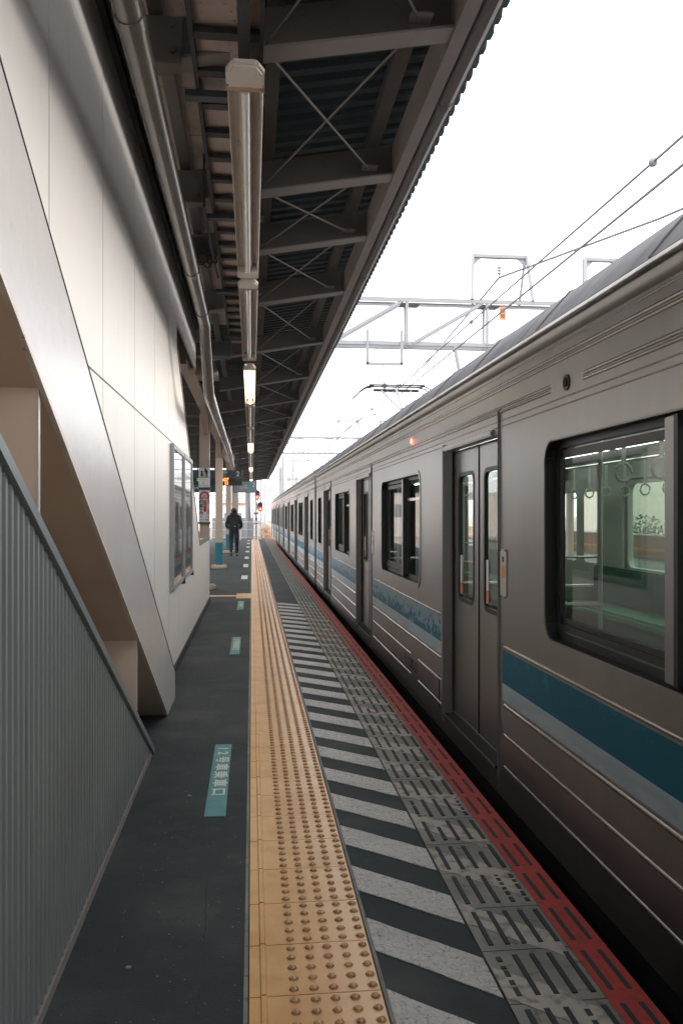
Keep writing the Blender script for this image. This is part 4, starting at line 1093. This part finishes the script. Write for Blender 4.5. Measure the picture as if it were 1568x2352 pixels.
# buildings at the far end
def building(x0,x1,y0,y1,z1,k,label,roof='brownb',rows=1,nw=6,name='building'):
    o=empty(name,((x0+x1)/2,y0,-1.1),label,'building'); w=(x1-x0)/2; d_=y1-y0; h_=z1+1.1
    m=MB(); m.box(-w,w,0,d_,0,h_); m.build('wall',k,o)
    m=MB(); m.box(-w-.2,w+.2,-.2,d_+.2,h_,h_+.18); m.build('roof',roof,o)
    for r_i in range(rows):
        for i in range(nw):
            xx=-w+(i+.5)*2*w/nw; zz_=h_*(r_i+.45)/rows
            m=MB(); m.box(xx-w/nw*.45,xx+w/nw*.45,-.03,-.005,zz_,zz_+h_/rows*.3); m.build('window','bglass',o)
    return o
building(-30,-8,96,190,3.9,'paleb','long low cream building behind the columns','paleb2',1,5)
building(-3.2,-.7,88,96,2.5,'paleb2','small white hut with brown roof beyond the railing','brownb',1,2)
building(-40,-16,220,250,11,'paleb2','pale distant block far left','paleb2',3,6)
building(8,22,260,290,14,'paleb2','pale distant block beyond the train end','paleb2',4,6)
building(-9,-3,230,250,7,'paleb2','pale distant block above the hut','paleb',2,4)
# opposite platform seen through the train windows
m=MB(); m.box(8.6,13,-30,70,-1.1,0); tag(m.build('far_platform','concrete'),kind='structure')
m=MB(); m.box(8.6,9.0,-30,70,.001,.006); tag(m.build('far_platform_line','orange'),kind='structure')
o=empty('boundary_wall',(13,0,0),'low reddish wall behind the opposite platform','wall')
m=MB(); m.box(0,.15,-30,70,0,.75); m.build('panel','brownb',o); m=MB(); m.box(-.02,.17,-30,70,.75,.80); m.build('coping','paleb2',o); m=MB(); m.box(-.01,0,-30,70,.25,.33); m.build('orange_stripe','orange',o)
for i,y in enumerate((-6,1.5,6,9.5,14,19,26,34)):
    q=shrub(15.5+(i%3)*.6,y,-1.1,2.0,2.2+(i%2)*.35,'hedge',['broad','tall','small round','dense','dark','loose','low','last'][i]+' green shrub behind the opposite platform wall',n=3200,ls=.085)
building(24,40,-15,12,9,'paleb2','white apartment block across the tracks','brownb',3,5)
building(24,38,18,60,7,'paleb','cream apartment block across the tracks','paleb2',2,5)
for i,y in enumerate((1.5,10,19,28)):
    m=MB(); m.box(10.9,11.1,y,y+.2,0,3.4); m.box(8.8,13,y+.05,y+.15,3.4,3.55)
    tag(m.build('far_platform_column','col'),['nearest','second','third','farthest'][i]+' cream column on the opposite platform','column','columns on the opposite platform')
m=MB(); m.box(8.7,13.2,-8,40,3.56,3.66); tag(m.build('far_canopy','tealdark'),'flat dark canopy over the opposite platform','canopy')

# ---------------------------------------------------------------- the walking person
def skin_body(name,verts,edges,radii,k,parent,sub=2,root=0):
    me=bpy.data.meshes.new(name); me.from_pydata(verts,edges,[]); o=bpy.data.objects.new('tmp',me); C.objects.link(o)
    md=o.modifiers.new('s','SKIN'); 
    for i,r_ in enumerate(radii): me.skin_vertices[0].data[i].radius=(r_ if isinstance(r_,tuple) else (r_,r_))
    me.skin_vertices[0].data[root].use_root=True
    sb=o.modifiers.new('u','SUBSURF'); sb.levels=sub; sb.render_levels=sub
    dg=bpy.context.evaluated_depsgraph_get(); dg.update()
    nm=bpy.data.meshes.new_from_object(o.evaluated_get(dg)); bpy.data.objects.remove(o)
    nm.materials.clear(); nm.materials.append(M[k])
    for p_ in nm.polygons: p_.use_smooth=True; p_.material_index=0
    q=bpy.data.objects.new(name,nm); C.objects.link(q)
    if parent:q.parent=parent
    return q
pe=empty('person',(-.61,29.2,0),'person walking away in dark hooded jacket with black backpack and dark trousers','person')
# figure faces +Y, seen from behind; left foot forward
V=[(0,0,.90),(0,.01,1.10),(0,.0,1.30),(0,0,1.42),(0,.01,1.50),(0,.02,1.60),
   (-.19,0,1.37),(-.25,.02,1.12),(-.20,.16,.98),(.19,0,1.37),(.25,.02,1.12),(.20,.16,.98),
   (-.09,0,.86),(-.10,-.02,.48),(-.09,-.22,.14),(.09,0,.86),(.10,.08,.48),(.10,.06,.09)]
E=[(0,1),(1,2),(2,3),(3,4),(4,5),(3,6),(6,7),(7,8),(3,9),(9,10),(10,11),(0,12),(12,13),(13,14),(0,15),(15,16),(16,17)]
rad=[(.15,.11),(.15,.11),(.16,.11),(.11,.08),(.055,.055),(.075,.09),.065,.05,.04,.065,.05,.04,.105,.078,.055,.105,.078,.055]
skin_body('body',V,E,rad,'navy',pe)
skin_body('jacket',[(0,0,.78),(0,0,.98),(0,0,1.2),(0,0,1.34),(0,.0,1.43),(-.17,0,1.32),(-.26,.0,1.10),(-.215,.15,.98),(.17,0,1.32),(.26,.0,1.10),(.215,.15,.98)],
  [(0,1),(1,2),(2,3),(3,4),(3,5),(5,6),(6,7),(3,8),(8,9),(9,10)],[(.19,.14),(.19,.14),(.20,.14),(.15,.11),(.08,.07),.085,.07,.055,.085,.07,.055],'navy',pe)
hd=skin_body('head',[(0,.02,1.47),(0,.02,1.54),(0,.03,1.60),(0,.02,1.67)],[(0,1),(1,2),(2,3)],[.06,(.080,.08),(.09,.10),(.07,.08)],'skin',pe)
skin_body('hair',[(0,-.01,1.50),(0,-.01,1.57),(0,-.005,1.63),(0,.005,1.675)],[(0,1),(1,2),(2,3)],[(.088,.075),(.112,.10),(.112,.112),(.085,.09)],'hair',pe)
skin_body('hood',[(-.10,-.04,1.44),(0,-.08,1.48),(.10,-.04,1.44)],[(0,1),(1,2)],[.075,.10,.075],'navy',pe,root=1)
m=MB(); m.box(-.15,.15,-.27,-.13,1.00,1.38); bp=m.build('backpack','navy2',pe,bevel=.045,smooth=True)
m=MB(); m.box(-.11,.11,-.31,-.265,1.03,1.20); m.build('pocket','navy2',bp,bevel=.018)
m=MB(); m.box(.02,.06,-.316,-.311,1.04,1.055); m.build('tab','white',bp)
for s_,off in ((-1,-.22),(1,.10)):
    skin_body('shoe',[(s_*.095,off-.05,.05 if s_>0 else .10),(s_*.095,off+.06,.045 if s_>0 else .06),(s_*.10,off+.17,.035 if s_>0 else .03)],[(0,1),(1,2)],[.045,.045,.032],'ink',pe)
for s_ in (-1,1):
    x,y,z=s_*.215,.17,.965
    hm=MB(); hm.tube([(x,y,z+.02),(x-s_*.01,y+.06,z)],.032,8,rs=[.024,.034])
    for j in range(4): hm.tube([(x-s_*(.035-.02*j),y+.05,z),(x-s_*(.035-.02*j),y+.10,z-.012),(x-s_*(.035-.02*j),y+.12,z-.04)],.009,6)
    hm.tube([(x-s_*.03,y+.02,z),(x-s_*.06,y+.06,z+.01)],.010,6)
    hm.build('hand','skin',pe,smooth=True)
# litter on the platform
for i,(x,y,sz) in enumerate(((-.40,2.72,.012),(-.33,4.35,.016))):
    m=MB(); m.prism([(x,y),(x+sz,y-.004),(x+sz*1.6,y+.008),(x+sz*.4,y+.012)],2,.001,.008)
    tag(m.build('pebble','concrete'),['small stone lying on the dark platform near the bottom','pale scrap lying on the platform beside the barrier'][i],'stone')

# ---------------------------------------------------------------- haze
hz=MB(); hz.box(-440,440,-80,940,-2.4,20.5)
ho=tag(hz.build('haze','haze_air'),'thin pale haze over the far end of the line','haze',kind='stuff')

# unseen block added behind the camera to cut the fill light from the sky
wr=empty('rear_light_block',(-1.7,-20,0),'unseen block added behind the viewpoint to hold back sky light','light blocker')
m=MB(); m.box(-2.4,2.2,0,5,0,3.0); m.build('wall','beige',wr)
m=MB(); m.box(-2.5,2.35,-.1,5.1,3.0,3.1); m.build('roof','dark',wr)
m=MB(); m.box(.4,1.4,5.0,5.03,.05,2.1); m.build('door','steel_br',wr)
m=MB(); m.box(-1.8,0,5.0,5.03,.9,2.1); m.build('window','bglass',wr)
